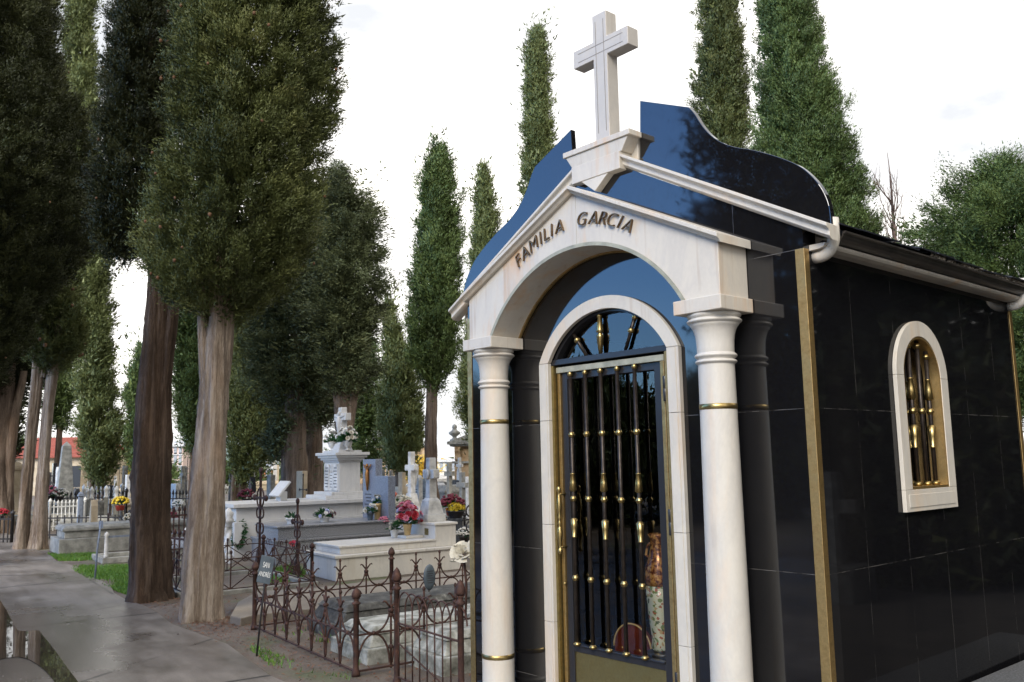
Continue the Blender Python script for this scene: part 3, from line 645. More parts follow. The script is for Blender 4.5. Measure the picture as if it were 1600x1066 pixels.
def trunk_mesh(bm, path, radii, seed, flutes=.16, seg=44, step=.06, twist=.25):
    rg = np.random.default_rng(seed)
    path = np.array(path, float); radii = np.array(radii, float)
    s = np.concatenate([[0], np.cumsum(np.linalg.norm(np.diff(path, axis=0), axis=1))])
    n = max(6, int(s[-1]/step)); ss = np.linspace(0, s[-1], n)
    # smooth the path
    Pp = np.stack([np.interp(ss, s, path[:, i]) for i in range(3)], 1); rr = np.interp(ss, s, radii)
    kk = max(3, n//12)|1
    for _ in range(2):
        pad = np.concatenate([np.repeat(Pp[:1], kk//2, 0), Pp, np.repeat(Pp[-1:], kk//2, 0)]); 
        Pp = np.stack([np.convolve(pad[:, i], np.ones(kk)/kk, 'valid') for i in (0, 1)]+[Pp[:, 2]], 1)
    a = np.linspace(0, 2*PI, seg, endpoint=False)
    fr = [2, 3, 5, 7, 9, 13]; am = np.array([.5, .65, .6, .45, .35, .25])*flutes; ph = rg.uniform(0, 6.28, len(fr)); wv = rg.uniform(-1, 1, len(fr))*.9
    A, S = np.meshgrid(a, ss); m = np.ones_like(A)
    for f, q, p0, w in zip(fr, am, ph, wv):
        cc = np.cos(f*(A+twist*S)+p0+w*S)
        m += q*(1-2*np.abs(cc)**.7*.5-.5) if f > 3 else q*cc
    for _ in range(5):                       # a few lumps and hollows
        a0, s0, h = rg.uniform(0, 6.28), rg.uniform(0, ss[-1]), rg.uniform(-.10, .10)
        dd = np.angle(np.exp(1j*(A-a0))); m += h*np.exp(-(dd/.35)**2-((S-s0)/.22)**2)
    ph2 = rg.uniform(0, 6.28, 3); root = np.exp(-S/.16); m += root*(.20*np.cos(4*A+ph2[0])+.14*np.cos(7*A+ph2[1])+.08*np.cos(11*A+ph2[2]))*flutes/.16
    m += .05*np.sin(9*A+2*np.sin(1.3*S+ph2[0]))*np.sin(2.1*S+ph2[1])
    m += rg.normal(0, .018, A.shape)
    r = rr[:, None]*m
    X = Pp[:, 0:1]+r*np.cos(A); Yv = Pp[:, 1:2]+r*np.sin(A); Z = np.repeat(Pp[:, 2:3], seg, 1)
    vs = np.stack([X, Yv, Z], -1).reshape(-1, 3)
    fs = [(i*seg+j, i*seg+(j+1) % seg, (i+1)*seg+(j+1) % seg, (i+1)*seg+j) for i in range(n-1) for j in range(seg)]
    bm.add(vs.tolist(), fs, True); return bm

def px_path(rows, Y, org):            # rows (x, y, halfwidth px) -> path & radii relative to org
    P = [at(x, y, Y)-np.array(org) for x, y, h in rows]; Rr = [h/F_*Y for x, y, h in rows]; return P, Rr

def tree(name, label, cat, Y, rows, leafm, stems=None, barkm='bark_mid', group=None, foot=None, seed=1, cones=0, **kw):
    xb = foot if foot is not None else sum((a[1]+a[2])/2 for a in rows)/len(rows)
    o = base(xb, Y); rt_ = thing(name, label, cat, o, 0, group)
    b = MB(); sd = seed
    if stems is None:
        pc = sorted((float(at(r[1], r[0], Y)[2]), float((at(r[1], r[0], Y)[0]+at(r[2], r[0], Y)[0])/2-o[0])) for r in rows)
        top = max(at(r[1], r[0], Y)[2] for r in rows)-.4; rad = max(.10, top*.018)
        pc = [p for p in pc if p[0] < top]; pts_ = [(pc[0][1], 0, -.1)]+[(x_, .02, z_) for z_, x_ in pc if z_ > .2]; b.tube(pts_, [max(.03, rad*1.25*(1-.95*p[2]/top)) for p in pts_], 10)
    else:
        for rws in stems:
            P, Rr = px_path(rws, Y, o); sd += 17
            if P[0][2] < .3: P[0][2] = -.08
            trunk_mesh(b, P, Rr, sd, step=.05 if Y < 20 else .15, seg=44 if Y < 20 else 20)
    b.build('trunk', M[barkm], rt_)
    crown(rt_, rows, Y, M[leafm], org=o, seed=seed, **kw)
    if cones:
        rg = random.Random(seed); cb = MB(); P = sorted((at(r[1], r[0], Y)[2], (at(r[1], r[0], Y)[0]+at(r[2], r[0], Y)[0])/2, (at(r[2], r[0], Y)[0]-at(r[1], r[0], Y)[0])/2) for r in rows)
        P = np.array(P)
        for i in range(cones):
            z = rg.uniform(P[0, 0], P[-1, 0]); th = rg.uniform(0, 2*PI); r = np.interp(z, P[:, 0], P[:, 2])*rg.uniform(.9, 1.02); c = np.interp(z, P[:, 0], P[:, 1])
            s = rg.uniform(.014, .022)*(1 if Y < 15 else 2)
            cb.blob((c+r*math.cos(th)-o[0], Y+r*math.sin(th)-o[1], z), s, s, s*1.1, 6, 5, .15, rg)
        q = cb.build('cone', M['cone'], rt_); q['kind'] = 'stuff'
    return rt_

GT = 'cypresses growing among the graves'
# the two near cypresses
tree('cypress_tree', 'large cypress with a pale fluted trunk standing at the edge of the wet path', 'tree', 9.58,
     [(-900, 372, 408), (-600, 330, 470), (-300, 296, 506), (-100, 275, 520), (0, 266, 524), (60, 260, 530), (130, 252, 536), (210, 246, 522), (300, 232, 514), (380, 224, 500), (430, 230, 476), (468, 250, 430), (488, 300, 392)],
     'leaf_near', [[(310, 974, 35), (312, 955, 31), (315, 915, 28), (319, 850, 26.5), (326, 760, 25), (333, 640, 23), (337, 560, 22), (341, 515, 20), (345, 480, 17), (350, 430, 14), (356, 250, 16), (372, -200, 10)],
                   [(326, 660, 9), (321, 580, 10), (318, 520, 9), (315, 470, 8), (305, 400, 7), (290, 320, 5)], [(345, 640, 9), (350, 560, 11), (356, 490, 10), (368, 420, 8), (400, 330, 5)], [(338, 600, 10), (340, 500, 12), (338, 440, 10), (332, 340, 8)]],
     'bark_pale', GT, 318, 11, up=.85, out=.75, cones=160)
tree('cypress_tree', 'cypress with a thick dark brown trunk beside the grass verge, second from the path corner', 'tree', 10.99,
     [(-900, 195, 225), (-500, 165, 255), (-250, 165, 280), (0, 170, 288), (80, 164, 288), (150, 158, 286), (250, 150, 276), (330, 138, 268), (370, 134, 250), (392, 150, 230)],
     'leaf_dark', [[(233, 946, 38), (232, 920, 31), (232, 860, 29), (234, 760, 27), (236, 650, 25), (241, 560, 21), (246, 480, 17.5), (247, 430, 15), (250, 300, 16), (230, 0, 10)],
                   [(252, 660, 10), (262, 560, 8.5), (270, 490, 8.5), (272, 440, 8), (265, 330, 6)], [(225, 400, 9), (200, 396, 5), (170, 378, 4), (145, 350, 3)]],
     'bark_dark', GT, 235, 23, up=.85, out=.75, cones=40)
tree('cypress_tree', 'cypress with two leaning pale stems side by side at the far bend of the path', 'tree', 18.0,
     [(-500, -10, 40), (-100, -60, 80), (140, -60, 95), (250, -60, 110), (350, -50, 120), (400, -50, 124), (470, -40, 126), (520, -10, 140), (548, 20, 132), (566, 50, 108)],
     'leaf_near', [[(32, 846, 13), (37, 805, 9.5), (42, 745, 8.5), (48, 690, 8), (54, 630, 8), (60, 580, 8), (63, 500, 7), (50, 300, 6)], [(60, 864, 15), (62, 832, 11), (65, 780, 9), (69, 720, 8), (75, 640, 8), (86, 560, 8.5), (92, 480, 7), (80, 250, 6)],
                   [(70, 590, 6), (74, 550, 5), (80, 520, 4)]],
     'bark_pale', GT, 55, 31, up=.8, out=.75, cones=90)
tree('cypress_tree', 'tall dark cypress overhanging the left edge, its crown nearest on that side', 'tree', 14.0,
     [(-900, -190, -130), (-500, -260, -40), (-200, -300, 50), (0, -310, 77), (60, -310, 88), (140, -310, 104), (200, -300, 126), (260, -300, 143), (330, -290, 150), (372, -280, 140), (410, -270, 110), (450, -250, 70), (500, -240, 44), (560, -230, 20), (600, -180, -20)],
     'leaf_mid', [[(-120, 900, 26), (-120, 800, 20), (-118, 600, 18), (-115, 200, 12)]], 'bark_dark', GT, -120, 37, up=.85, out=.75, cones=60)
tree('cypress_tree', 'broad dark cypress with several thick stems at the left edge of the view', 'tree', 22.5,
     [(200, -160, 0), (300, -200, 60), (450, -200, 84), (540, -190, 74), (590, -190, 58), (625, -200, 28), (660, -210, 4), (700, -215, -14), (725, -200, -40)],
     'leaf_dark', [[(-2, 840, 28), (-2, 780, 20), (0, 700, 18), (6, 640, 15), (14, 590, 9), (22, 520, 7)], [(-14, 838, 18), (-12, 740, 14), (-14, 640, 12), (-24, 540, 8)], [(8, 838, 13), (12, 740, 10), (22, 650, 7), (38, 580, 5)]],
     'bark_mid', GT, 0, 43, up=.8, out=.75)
tree('cypress_tree', 'tall olive-green cypress whose spire shows between the two dark crowns at top left', 'tree', 31.0,
     [(-260, 118, 140), (-120, 106, 144), (0, 100, 149), (60, 97, 152), (150, 94, 156), (250, 92, 160), (350, 92, 168), (400, 96, 176), (450, 100, 173), (520, 116, 178), (600, 116, 186), (680, 117, 190), (720, 122, 189), (745, 134, 180), (757, 148, 166)],
     'leaf_light', [[(140, 795, 6), (142, 770, 5), (147, 740, 5)], [(150, 795, 5), (152, 770, 5), (154, 740, 5)], [(160, 795, 5), (164, 765, 4), (160, 735, 4)]],
     'bark_mid', GT, 150, 57, up=1.1, out=.5)
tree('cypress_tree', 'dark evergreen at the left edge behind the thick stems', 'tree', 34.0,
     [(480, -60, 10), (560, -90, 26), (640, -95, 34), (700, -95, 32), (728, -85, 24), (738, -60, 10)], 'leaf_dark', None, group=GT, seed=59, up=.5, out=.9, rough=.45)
tree('cypress_tree', 'dark loose evergreen behind the pair of leaning pale stems', 'tree', 36.0,
     [(470, 84, 118), (520, 74, 124), (570, 66, 128), (620, 66, 124), (650, 74, 112), (666, 84, 102)], 'leaf_deep', None, group=GT, seed=61, up=.4, out=.9, rough=.5)
tree('cypress_tree', 'slim far cypress seen just left of the thick dark brown trunk', 'tree', 46.0,
     [(535, 216, 221), (570, 205, 232), (620, 190, 240), (680, 187, 242), (715, 190, 240), (732, 202, 230)], 'leaf_deep', None, group=GT, seed=67, up=1.0, out=.5)
tree('cypress_tree', 'dark evergreen showing between the dark brown trunk and the pale trunk', 'tree', 24.0,
     [(380, 285, 330), (440, 266, 345), (520, 262, 345), (600, 264, 338), (655, 272, 328), (690, 285, 320), (702, 296, 312)], 'leaf_deep', None, group=GT, seed=71, up=.8, out=.7, rough=.4)
tree('cypress_tree', 'rounded olive cypress with low trunk right behind the pale fluted trunk', 'tree', 29.0,
     [(430, 350, 430), (520, 342, 452), (600, 335, 462), (660, 338, 456), (710, 348, 440), (735, 362, 404), (742, 372, 390)], 'leaf_light', [[(366, 790, 8), (367, 760, 7), (370, 730, 6)], [(378, 790, 7), (378, 760, 6), (380, 730, 5)]], 'bark_mid', GT, 372, 73, up=1.1, out=.5)
# the spreading group in the middle
KC = dict(rck=1.35, open_=.55, up=.25, out=1.0, rough=.62)
tree('conifer_tree', 'spreading dark conifer with a thick straight trunk behind the white monument, left of its twin', 'tree', 24.0,
     [(300, 440, 520), (380, 400, 560), (450, 378, 572), (540, 370, 562), (600, 392, 530), (640, 424, 510), (690, 410, 450), (712, 425, 445)], 'leaf_cedar', [[(455, 818, 22), (457, 760, 20), (459, 690, 19), (462, 620, 18), (466, 540, 14), (475, 400, 8)]], 'bark_mid', GT, 457, 83, **KC)
tree('conifer_tree', 'tall spreading conifer with ragged branches against the sky in the middle of the group', 'tree', 22.0,
     [(252, 516, 532), (275, 504, 556), (305, 486, 572), (335, 482, 606), (380, 470, 604), (420, 464, 618), (480, 468, 612), (530, 478, 600), (575, 488, 596), (612, 506, 572)], 'leaf_cedar', [[(540, 826, 11), (537, 700, 11), (534, 640, 11), (540, 560, 10), (530, 400, 6)], [(542, 690, 7), (552, 620, 7), (560, 560, 5)], [(531, 690, 6), (526, 610, 6), (524, 540, 5)]], 'bark_mid', GT, 540, 89, **KC)
tree('conifer_tree', 'conifer with a reddish-brown trunk directly behind the marble cross of the monument', 'tree', 31.0,
     [(430, 470, 540), (500, 455, 570), (570, 452, 575), (630, 460, 560), (660, 480, 520)], 'leaf_cedar', [[(490, 800, 17), (489, 720, 16), (488, 650, 15), (492, 580, 12), (500, 480, 7)]], 'bark_mid', GT, 490, 97, **KC)
tree('conifer_tree', 'low dark evergreen filling the gap right of the white monument', 'tree', 38.0,
     [(540, 548, 598), (590, 535, 605), (650, 528, 606), (710, 536, 600), (735, 552, 590), (742, 562, 580)], 'leaf_deep', None, group=GT, seed=101, **KC)
tree('cypress_tree', 'light green column cypress left of the slender middle cypress, its crown reaching low', 'tree', 36.0,
     [(462, 602, 610), (500, 597, 624), (540, 592, 640), (580, 589, 656), (620, 587, 666), (680, 586, 668), (712, 592, 664), (732, 606, 652)], 'leaf_light', [[(624, 800, 9), (625, 760, 8), (626, 720, 7)]], 'bark_mid', GT, 624, 103, up=1.2, out=.4)
tree('cypress_tree', 'column cypress on a bare slender trunk in the middle, left of the mausoleum', 'tree', 30.2,
     [(226, 674, 690), (240, 664, 706), (265, 658, 714), (310, 650, 719), (360, 648, 724), (410, 638, 728), (470, 632, 729), (520, 624, 727), (560, 630, 720), (580, 640, 712), (596, 656, 700)], 'leaf_deep', [[(672, 800, 13), (672, 740, 10), (674, 660, 9), (676, 600, 9), (680, 560, 8), (684, 450, 5)], [(676, 612, 6), (664, 580, 4), (655, 545, 3)], [(678, 605, 5), (692, 560, 3), (702, 530, 2)]], 'bark_mid', GT, 672, 107, up=1.1, out=.5)
tree('cypress_tree', 'narrow cypress just behind the left slope of the mausoleum roof', 'tree', 40.0,
     [(264, 744, 762), (300, 738, 774), (350, 735, 781), (400, 732, 788), (450, 730, 792), (500, 722, 798), (545, 713, 800), (600, 706, 802), (645, 708, 802), (672, 718, 790), (690, 735, 775)], 'leaf_light', None, group=GT, seed=109, up=1.1, out=.5)
tree('cypress_tree', 'slender pointed cypress standing alone against the sky left of the gable cross', 'tree', 36.0,
     [(48, 832, 850), (75, 820, 857), (110, 815, 862), (150, 814, 866), (220, 812, 871), (300, 811, 874), (400, 806, 882), (600, 800, 895)], 'leaf_light', None, group=GT, seed=113, up=1.1, out=.5)
tree('cypress_tree', 'tall dark cypress right of the gable cross, left of the broader one', 'tree', 29.0,
     [(-320, 1112, 1124), (-150, 1098, 1140), (0, 1086, 1154), (80, 1083, 1168), (150, 1081, 1172), (220, 1079, 1176), (400, 1070, 1185), (600, 1060, 1190)], 'leaf_near', None, group=GT, seed=127, up=1.0, out=.55)
tree('cypress_tree', 'broad green cypress with spreading side twigs rising behind the mausoleum roof', 'tree', 24.0,
     [(-420, 1215, 1232), (-200, 1196, 1258), (0, 1180, 1275), (80, 1179, 1292), (150, 1177, 1312), (220, 1175, 1334), (280, 1174, 1352), (340, 1172, 1372), (430, 1170, 1385), (600, 1165, 1390)], 'leaf_deep', None, group=GT, seed=131, up=.95, out=.6, rough=.34)
tree('conifer_tree', 'round bushy conifer beyond the right end of the slate roof', 'tree', 19.0,
     [(258, 1530, 1562), (272, 1500, 1640), (300, 1455, 1700), (335, 1425, 1740), (370, 1410, 1755), (410, 1398, 1765), (460, 1400, 1765), (560, 1420, 1740), (640, 1480, 1690)], 'leaf_deep', None, group=GT, seed=137, up=.45, out=.9, rough=.62, rck=1.75, open_=.45)
# the bare tree
o = base(1425, 23.0); bt = thing('bare_tree', 'leafless tree with upright thin twigs above the roof on the right', 'tree', o, 0)
rg = random.Random(5); b = MB(); zt = at(1425, 330, 23)[2]; top_ = at(1425, 232, 23)[2]
b.tube([(0, 0, -.1), (.05, 0, zt*.6), (.0, 0, zt)], [.10, .07, .04], 8)
for i in range(34):
    z0 = zt-1.6+rg.uniform(0, 1.9); a = rg.uniform(0, 6.28); h = rg.uniform(.5, 1.5)*(1.1 if abs(math.cos(a)) < .6 else .9); sp_ = rg.uniform(.15, .62)
    p = [Vector((0, 0, z0))]
    for j in range(1, 5): p.append(Vector((math.cos(a)*sp_*(j/4)**.8+rg.uniform(-.03, .03), math.sin(a)*sp_*(j/4)**.8, min(top_+.1, z0+h*j/4))))
    b.tube(p, [.018, .013, .010, .007, .004], 5)
    for j in (2, 3):
        d = Vector((rg.uniform(-.2, .2), rg.uniform(-.2, .2), rg.uniform(.2, .5))); b.tube([p[j], p[j]+d*.5, p[j]+d], [.007, .005, .003], 4)
b.tube([(0, 0, zt-.1), (.02, .0, (zt+top_)/2), (-.02, 0, top_-.1)], [.04, .02, .006], 6)
b.build('trunk', M['twig'], bt)
# ================================================================== ground, path, puddle, grass
t = NT('cemetery_dirt'); co = t.co(rnd=False); a = t.noise(co, 1.3, 6, .6); f = t.noise(co, 45, 6, .7)
c = t.ramp(a, [(.3, (.085,.064,.047)), (.55, (.165,.13,.10)), (.75, (.24,.20,.16))]); c = t.mix(t.ramp(f, [(.35, .55), (.65, 0)]), c, (.055,.045,.035))
mo = t.ramp(t.noise(co, .8, 5, .6), [(.54, 0), (.64, .7)]); c = t.mix(t.math('MULTIPLY', mo, t.ramp(f, [(.4, .3), (.6, 1)])), c, (.07,.12,.025))
t.set(color=c, rough=.85); t.bump(t.math('ADD', f, t.math('MULTIPLY', a, 2)), .6, .02); M['dirt'] = t.m
b = MB(); b.add([(-300, -120, 0), (300, -120, 0), (300, 400, 0), (-300, 400, 0)], [(0, 1, 2, 3)]); struct(b.build('ground', M['dirt']))

pe0 = gnd(436, 1057); PO = pe0
def loc_path(p): d = np.array(p)-PO; return float(d@QD), float(d@PD)
t = NT('wet_concrete'); co = t.co(rnd=False); sp_ = t.n('ShaderNodeSeparateXYZ'); t.l(co, sp_.inputs[0])
a = t.noise(co, .7, 6, .6); f = t.noise(co, 60, 6, .7); st = t.noise(t.co((3.5,.35,1), False), 2.2, 5, .6)
c = t.ramp(t.math('ADD', t.math('MULTIPLY', a, .65), t.math('MULTIPLY', st, .35)), [(.32, (.095,.077,.062)), (.5, (.18,.153,.128)), (.68, (.29,.252,.212))])
c = t.mix(t.ramp(f, [(.3, .4), (.62, 0)]), c, (.05,.045,.04))
wob = t.math('MULTIPLY', t.math('SUBTRACT', t.noise(co, 2.5, 4), .5), .05)
jo = t.math('PINGPONG', t.math('ADD', t.math('SUBTRACT', sp_.outputs[1], 3.62-36.2), wob), 1.81)
jl = t.math('LESS_THAN', jo, .022)
cr_ = t.math('LESS_THAN', t.vor(co, .38, 'DISTANCE_TO_EDGE'), .006); crk = t.math('MULTIPLY', cr_, t.ramp(t.noise(co, 1.1, 3), [(.45, 0), (.55, .8)])); c = t.mix(crk, c, (.03,.026,.022))
c = t.mix(jl, c, (.012,.011,.010))
wet = t.ramp(t.math('ADD', t.math('MULTIPLY', a, .5), t.math('MULTIPLY', t.noise(t.co((1.0,.3,1), False), 1.4, 4), .5)), [(.38, 1), (.56, 0)])
q0_, q1_ = loc_path(gnd(0, 965)), loc_path(gnd(105, 1060)); cxp, cyp = (q0_[0]+q1_[0])/2, (q0_[1]+q1_[1])/2
rx = t.math('DIVIDE', t.math('SUBTRACT', sp_.outputs[0], cxp), 1.25); ry = t.math('DIVIDE', t.math('SUBTRACT', sp_.outputs[1], cyp), 3.6)
rr_ = t.math('SQRT', t.math('ADD', t.math('MULTIPLY', rx, rx), t.math('MULTIPLY', ry, ry)))
near_ = t.ramp(t.math('ADD', rr_, t.math('MULTIPLY', t.math('SUBTRACT', t.noise(co, 1.9, 6, .65), .5), 1.6)), [(.55, 1), (1.0, 0)])
wet = t.math('MAXIMUM', wet, near_)
c = t.mix(t.math('MULTIPLY', wet, .45), c, (.035,.032,.028))
t.set(color=c, rough=t.ramp(wet, [(0, .62), (1, .24)]), spec=.5); t.bump(t.math('SUBTRACT', t.math('MULTIPLY', f, .5), t.math('MULTIPLY', jl, 1.5)), .25, .008); M['path'] = t.m
b = MB(); ed = [(-.05+.05*math.sin(i*1.7)+.04*math.sin(i*.6+1), -7+i*.7) for i in range(95)]
b.prism(ed+[(-7.5, 59), (-7.5, -7)], -.06, .018, 'z'); struct(b.build('path', M['path'], None, 0, PO, GA))
# second slab strip between the railings and the marble tomb
t = NT('old_pavement'); co = t.co(rnd=False); a = t.noise(co, 1.6, 6); f = t.noise(co, 50, 6, .7)
t.set(color=t.mix(t.ramp(f, [(.3, .4), (.65, 0)]), t.ramp(a, [(.3, (.14,.115,.09)), (.6, (.24,.205,.165)), (.75, (.32,.28,.24))]), (.06,.05,.04)), rough=.75); t.bump(f, .3, .01); M['pave'] = t.m
pv = [gnd(x, y, .08) for x, y in ((360, 962), (372, 940), (405, 923), (490, 919), (600, 905), (760, 888), (760, 925), (620, 938), (400, 960), (376, 966))]
b = MB(); b.prism([(p[0], p[1]) for p in pv], -.02, .08, 'z'); struct(b.build('pavement', M['pave'], None, .01))
# puddle
t = NT('puddle_water'); co = t.co(rnd=False); t.set(color=t.ramp(t.noise(co, 2, 4), [(.3, (.028,.022,.016)), (.7, (.05,.04,.03))]), rough=.015, ior=1.36, spec=.6); t.bump(t.noise(co, 3.5, 2), .03, .01); M['water'] = t.m
def smooth_poly(px, z, n=4):
    P = [gnd(x, y, z)[:2] for x, y in px]; out = []; m = len(P)
    for i in range(m):
        p0, p1, p2, p3 = (np.array(P[(i+d) % m]) for d in (-1, 0, 1, 2))
        for j in range(n):
            u = j/n; out.append(.5*((2*p1)+(-p0+p2)*u+(2*p0-5*p1+4*p2-p3)*u*u+(-p0+3*p1-3*p2+p3)*u**3))
    return [tuple(p) for p in out]
pud = smooth_poly([(-60, 905), (-20, 915), (4, 944), (24, 980), (34, 986), (58, 985), (66, 992), (84, 1014), (104, 1042), (128, 1078), (96, 1080), (80, 1058), (58, 1038), (28, 1026), (-60, 1018)], .022)
b = MB(); b.add([(x, y, .0225) for x, y in pud], [tuple(range(len(pud)))]); struct(b.build('puddle', M['water']))
# grass
t = NT('grass_blade'); at_ = t.n('ShaderNodeAttribute'); at_.attribute_name = 'tint'; cgr = t.ramp(at_.outputs['Fac'], [(0, (.045,.11,.012)), (.6, (.10,.22,.022)), (1, (.17,.27,.05))]); t.set(color=cgr, rough=.5, spec=.3); M['grass'] = t.m
def in_poly(P, poly):
    x, y = P[:, 0], P[:, 1]; c = np.zeros(len(P), bool); n = len(poly)
    for i in range(n):
        x1, y1 = poly[i]; x2, y2 = poly[(i+1) % n]
        c ^= ((y1 > y) != (y2 > y)) & (x < (x2-x1)*(y-y1)/((y2-y1) or 1e-9)+x1)
    return c
def grass(px, dens, h, seed, z=0.0, name='grass_verge'):
    poly = [tuple(gnd(x, y, z)[:2]) for x, y in px]; A = np.array(poly); rg = np.random.default_rng(seed)
    lo, hi = A.min(0), A.max(0); n = int((hi-lo).prod()*dens); P = lo+(hi-lo)*rg.random((n, 2)); P = P[in_poly(P, poly)]
    nz = np.sin(P[:, 0]*4.1+seed)+np.sin(P[:, 1]*3.3)+np.sin(P[:, 0]*9+P[:, 1]*7); P = P[nz+rg.normal(0, .8, len(P)) > -.9]
    n = len(P); d = np.stack([rg.normal(0, .45, n), rg.normal(0, .45, n), np.ones(n)], 1); L = h*rg.uniform(.5, 1.3, n)[:, None]
    s = np.stack([rg.normal(0, 1, n), rg.normal(0, 1, n), np.zeros(n)], 1); s /= np.linalg.norm(s, axis=1)[:, None]
    p = np.concatenate([P, np.full((n, 1), z)], 1); w = h*.14
    V = np.stack([p-s*w, p+s*w, p+d*L], 1).reshape(-1, 3)
    o = np_mesh(name, V, 3, M['grass'], rg.random(n)); tag(o, 'bright green grass growing beside the wet path', 'grass'); o['kind'] = 'stuff'; return o
g = grass([(104, 886), (150, 884), (212, 884), (212, 936), (176, 922), (140, 908)], 5200, .045, 3)
g = grass([(74, 866), (120, 866), (156, 865), (158, 874), (126, 877), (92, 877)], 4200, .045, 4); g['label'] = 'short green grass at the foot of the low stone tomb by the path'
g = grass([(388, 1014), (404, 1012), (450, 1030), (556, 1060), (540, 1068), (470, 1050), (420, 1040)], 2600, .035, 5); g['label'] = 'mossy grass tufts along the foot of the rusty railing'
g = grass([(430, 985), (520, 1010), (560, 1040), (600, 1010), (700, 985), (640, 975), (540, 985)], 900, .05, 6); g['label'] = 'thin weeds growing inside the rusty railing around the slabs'
g = grass([(395, 905), (455, 880), (478, 895), (470, 908), (420, 912)], 2600, .05, 8); g['label'] = 'patch of grass inside the cross-braced iron enclosure'
rg = np.random.default_rng(9); n = 9000                       # litter of dead cypress scales
P = np.concatenate([np.concatenate([rg.normal(0, 1, (n, 2))*[1.6, 1.6]+[-2.4, 8.6], rg.normal(0, 1, (1500, 2))*.42+[-3.28, 9.45], rg.normal(0, 1, (1500, 2))*.42+[-4.4, 10.85]]), np.zeros((n+3000, 1))], 1); off = (P-PO)@QD; P = P[off > .10*rg.normal(0, 1, len(P))]; n = len(P); P[:, 2] = .004+.01*rg.random(n)
a = rg.uniform(0, 6.28, n); d = np.stack([np.cos(a), np.sin(a), rg.normal(0, .25, n)], 1)*rg.uniform(.015, .05, n)[:, None]; s = np.stack([-np.sin(a), np.cos(a), rg.normal(0, .2, n)], 1)*.006
V = np.stack([P, P+d*.5+s, P+d, P+d*.5-s], 1).reshape(-1, 3)
o = np_mesh('leaf_litter', V, 4, m_noise('dead_leaf', [(.3, (.10,.035,.018)), (.7, (.22,.11,.06))], 6, .9, 0)); tag(o, 'reddish dead needles scattered over the dirt beside the path', 'leaf litter'); o['kind'] = 'stuff'

# ================================================================== ironwork
def arc(bm, c, ax, r, a0, a1, w, rz=None, n=14, th=None):
    """ring segment in the vertical plane through direction ax"""
    pts = [Vector(c)+Vector(ax)*(r*math.cos(t))+Vector((0, 0, (rz or r)*math.sin(t))) for t in np.linspace(a0, a1, n)]
    bm.tube(pts, w, 6, False)
def ornate_panel(p, q, n, h, post0=True):
    """cast-iron panel of facing arcs with fleur-de-lis verticals from p to q"""
    p = Vector(p); q = Vector(q); ax = (q-p).normalized(); Ln = (q-p).length; s = Ln/n; b = MB(); mid = h*.50; w = .0082
    b.bar(p+Vector((0, 0, .035)), q+Vector((0, 0, .035)), .022, .014); b.bar(p+Vector((0, 0, mid)), q+Vector((0, 0, mid)), .02, .012)
    for i in range(n):
        c = p+ax*(s*(i+.5)); r = s/2-.012
        arc(b, c+Vector((0, 0, h*.78)), ax, r, PI, 2*PI, w, h*.28)
        arc(b, c+Vector((0, 0, .06)), ax, r, 0, PI, w, mid-.065)
        b.blob(c+Vector((0, 0, mid)), .018, None, None, 8, 5)
        if i:
            v = p+ax*(s*i); b.tube([v+Vector((0, 0, .02)), v+Vector((0, 0, h*.96))], .0088, 8)
            for z, rr in ((h*.76, .024), (h*.30, .020), (h*.70, .016)): b.lathe([(.008, z-.02), (rr, z-.008), (rr, z+.008), (.008, z+.02)], v, 10)
            b.blob(v+Vector((0, 0, h*.985)), .014, None, .02, 8, 5)
            for sg in (-1, 1):
                k = [v+ax*(sg*a)+Vector((0, 0, z)) for a, z in ((.006, h*.80), (.022, h*.83), (.045, h*.875), (.062, h*.885), (.070, h*.868))]
                b.tube(k, [.009, .009, .008, .007, .005], 6)
    return b
def iron_post(bm, v, h, r=.022):
    v = Vector(v); bm.lathe([(r*1.5, 0), (r*1.5, .03), (r*1.1, .05), (r, .08), (r, h*.80), (r*1.6, h*.81), (r*1.6, h*.825), (r*.9, h*.84), (r*.9, h*.86), (r*1.5, h*.875)], v, 12)
    z0 = h*.875; bm.lathe([(r*1.1, z0), (r*1.75, z0+h*.02), (r*1.6, z0+h*.055), (r*.9, z0+h*.10), (r*.25, h-.006), (.001, h)], v, 12)
def enclosure(name, label, corners, ns, h, mat, hp, cat='iron fence', closed=True, panel=ornate_panel):
    o = np.array(corners[0]); th = thing(name, label, cat, (o[0], o[1], 0)); C = [Vector((c[0]-o[0], c[1]-o[1], 0)) for c in corners]
    for i, n in enumerate(ns): panel(C[i], C[(i+1) % len(C)], n, h).build('panel', M[mat], th)
    for i, c in enumerate(C):
        b = MB(); iron_post(b, c, hp if not hasattr(hp, '__len__') else hp[i]); b.build('post', M[mat], th)
    return th
fa = gnd(556, 1057); fb = gnd(397, 984); ln = np.linalg.norm(fa-fb); fd = (fb-fa)/ln; fq = np.array([math.cos(R(36)), math.sin(R(36)), 0])
fc = fb+fq*3.05; fd2 = fa+fq*3.0
enclosure('iron_railing', 'rusty ornate cast-iron railing of facing arcs around two stone slabs, nearest on the ground', [fa, fb, fb+fq*1.52, fc, fd2, fa+fq*1.5], [8, 5, 5, 8, 5, 5], .60, 'rust', [.66, .66, .69, .66, .66, .66])
